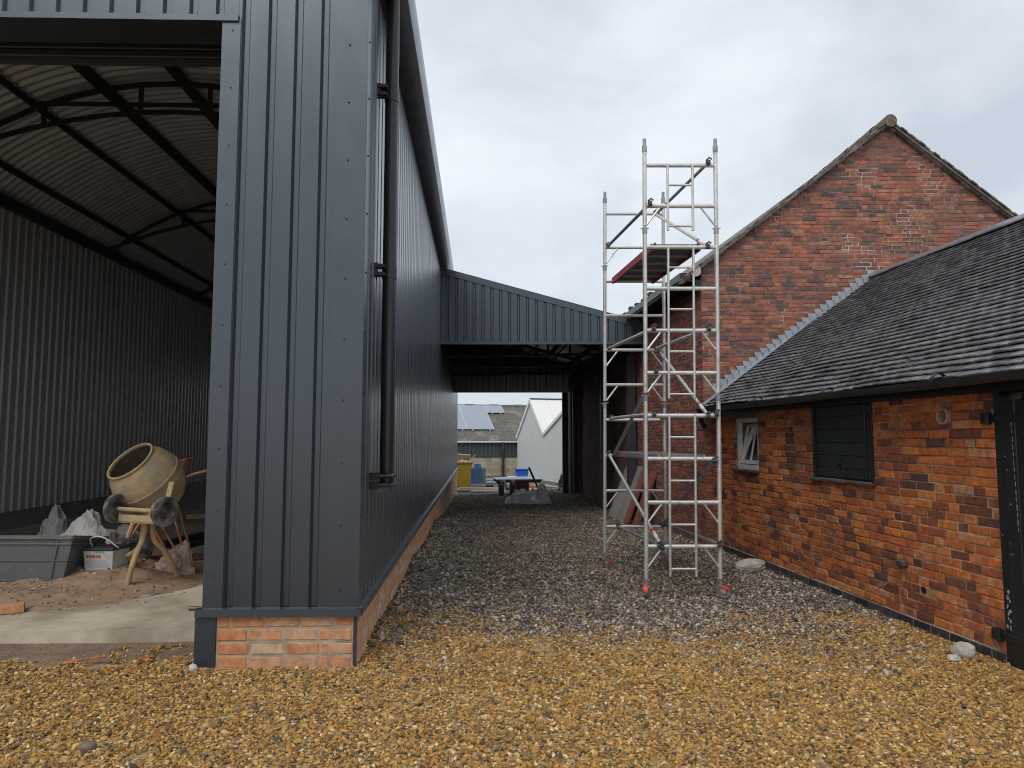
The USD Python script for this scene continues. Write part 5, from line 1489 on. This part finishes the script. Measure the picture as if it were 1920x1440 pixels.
# ------------------------------------------------------------------ far sheds
SE = Frame((-2.2, 41.5, 0), (.985, .174, 0))
if SE.n[1] > 0: SE.n = -SE.n
shed = thing('green_clad_shed', 'low shed of cream blocks and green cladding with solar panels on its roof', 'shed', (-2.2, 41.5, -.66))
blk = MB().box(SE, -2, 8.2, -.8, .46, -.2, -.008).build('block_wall', 'mortar_buff', shed)
rng = np.random.default_rng(91)
vs = np.arange(-.66, .5, .224)
cells = bricks(SE, vs, plain(-1.9, 8.0), .45, .05, .012, rng)
lay(cells, SE, blk, 'block_cream', rng, rng.uniform(0, 1, len(cells)), part='block', rest='blocks', limit=80, ch=.006, wob=.002)
sheets(SE, -2, 8.2, .465, 1.46, shed, 'shed_green', period=.25, cover=4, wc=.16, wt=.05, n=.03)
nS = -SE.n
SU = unit(nS * 4.6 + V3(0, 0, 2.32)); SN = unit(np.cross(SE.u, SU)); SN = SN if SN[2] > 0 else -SN
SR = Frame(SE(0, 1.46, .12), SE.u, SU, SN)
SLEN = 5.25
uu = np.arange(-2, 8.2, .0245)
for k in range(4):
    v0, v1 = k * SLEN / 4, (k + 1) * SLEN / 4 + .08
    c = .027 * np.cos(uu * 2 * np.pi / .146)
    MB().grid(np.stack([SR(uu, np.full(len(uu), v0), c + .012), SR(uu, np.full(len(uu), v1), c)], 0)).build('roof_sheet', 'fibre_cement', shed, smooth=True)
b = MB()
b.box(Frame(SE(0, 0, 0), SE.u, (0, 0, 1), SE.n), -2, 8.2, 1.38, 1.47, .10, .20)
gsh = b.build('gutter', 'white_sheet', shed)
for k in range(18):
    u = -2 + k * .57
    MB().lathe([(0, .10 + .03 * (k % 3 == 0)), (.56, .10 + .03 * (k % 3 == 0))], SR(u, SLEN, .0), SE.u, 12).build('ridge_cap', 'fibre_cement', shed, smooth=40)
b = MB().tube([SE(4.62, 1.40, .16), SE(4.62, .9, .16), SE(4.62, -.66, .12)], .085, 10)
b.build('downpipe', 'dark_steel', shed, smooth=40)
b = MB()
for (ua, ub_, va, vb) in ((-1.6, .9, 1.45, 5.1), (.95, 2.62, 1.45, 5.1), (2.66, 4.36, 1.45, 5.1), (4.40, 5.55, 3.95, 5.1)):
    rows_ = max(1, int(round((vb - va) / .6)))
    for r in range(rows_):
        v0 = va + (vb - va) * r / rows_
        pn = MB().box(SR, ua, ub_, v0 + .01, v0 + (vb - va) / rows_ - .01, .09, .125).build('solar_panel', 'solar_glass', shed)
        fb = MB()
        fb.box(SR, ua - .012, ua + .016, v0, v0 + (vb - va) / rows_, .085, .131); fb.box(SR, ub_ - .016, ub_ + .012, v0, v0 + (vb - va) / rows_, .085, .131)
        fb.box(SR, ua + .016, ub_ - .016, v0 - .004, v0 + .016, .085, .130)
        fb.build('panel_frame', 'solar_frame', pn)
    for u_ in (ua + .3, ub_ - .3): b.box(SR, u_, u_ + .05, va - .16, vb, .04, .085)
b.build('mounting_rail', 'solar_frame', shed)
MB().box(SE, -2, 8.2, -.6, 1.4, -5.2, -5.0).box(SE, 8.0, 8.2, -.6, 1.4, -5, -.2).build('rear_wall', 'shed_green', shed)
rm = MB(); rm.box(Frame(SR(0, SLEN, 0), SE.u, unit(nS * 4.6 - V3(0, 0, 2.32))), -2, 8.2, 0, SLEN, -.03, .03); rm.build('rear_roof', 'fibre_cement', shed)

GE = Frame((3.24, 41.9, 0), (1.60, -6.2, 0))
if GE.n[0] > 0: GE.n = -GE.n
gshed = thing('grey_clad_shed', 'pale grey clad shed with a white double pitched roof beyond the canopy', 'shed', (3.24, 41.9, -.66))
prof_ = [(0, -.8), (0, 1.70), (2.39, 3.85), (4.5, 1.86), (9.0, 3.7), (13.5, 1.8), (13.5, -.8)]
pu, pz = np.array([p_[0] for p_ in prof_[1:-1]]), np.array([p_[1] for p_ in prof_[1:-1]])
edges = np.unique(np.concatenate([np.arange(0, 13.51, .9), pu]))
for a, c in zip(edges[:-1], edges[1:]):
    MB().poly(GE, Polygon([(a + .003, -.8), (c - .003, -.8), (c - .003, float(np.interp(c, pu, pz))), (a + .003, float(np.interp(a, pu, pz)))]), -.08, 0).build('cladding_sheet', 'shed_grey', gshed)
MB().box(GE, 0, 13.5, -.9, -.35, -.2, -.01).build('plinth', 'lintel_timber', gshed)
for i in range(4):
    a, c = (pu[i], pz[i]), (pu[i + 1], pz[i + 1])
    dd = unit(np.array(c) - np.array(a)); ln = float(np.hypot(c[0] - a[0], c[1] - a[1]))
    rd = unit(GE.u * dd[0] + V3(0, 0, dd[1])); rn = unit(-GE.u * dd[1] + V3(0, 0, dd[0]))
    RF = Frame(GE(a[0], a[1] + .02, .06), -GE.n, rd, rn)
    for k in range(7):
        MB().box(RF, k * 1.0, k * 1.0 + .985, 0, ln, .0, .05).build('roof_sheet', 'shed_white', gshed)
    b = MB().box(Frame(GE(a[0], a[1], .0), GE.n, rd, rn), -.02, .09, -.0, ln, -.10, .06)
    b.build('verge_trim', 'shed_white', gshed)
MB().bar(GE(2.39, 3.92, .05), GE(2.39, 3.92, -7), .22, .06).build('ridge_cap', 'dark_steel', gshed)
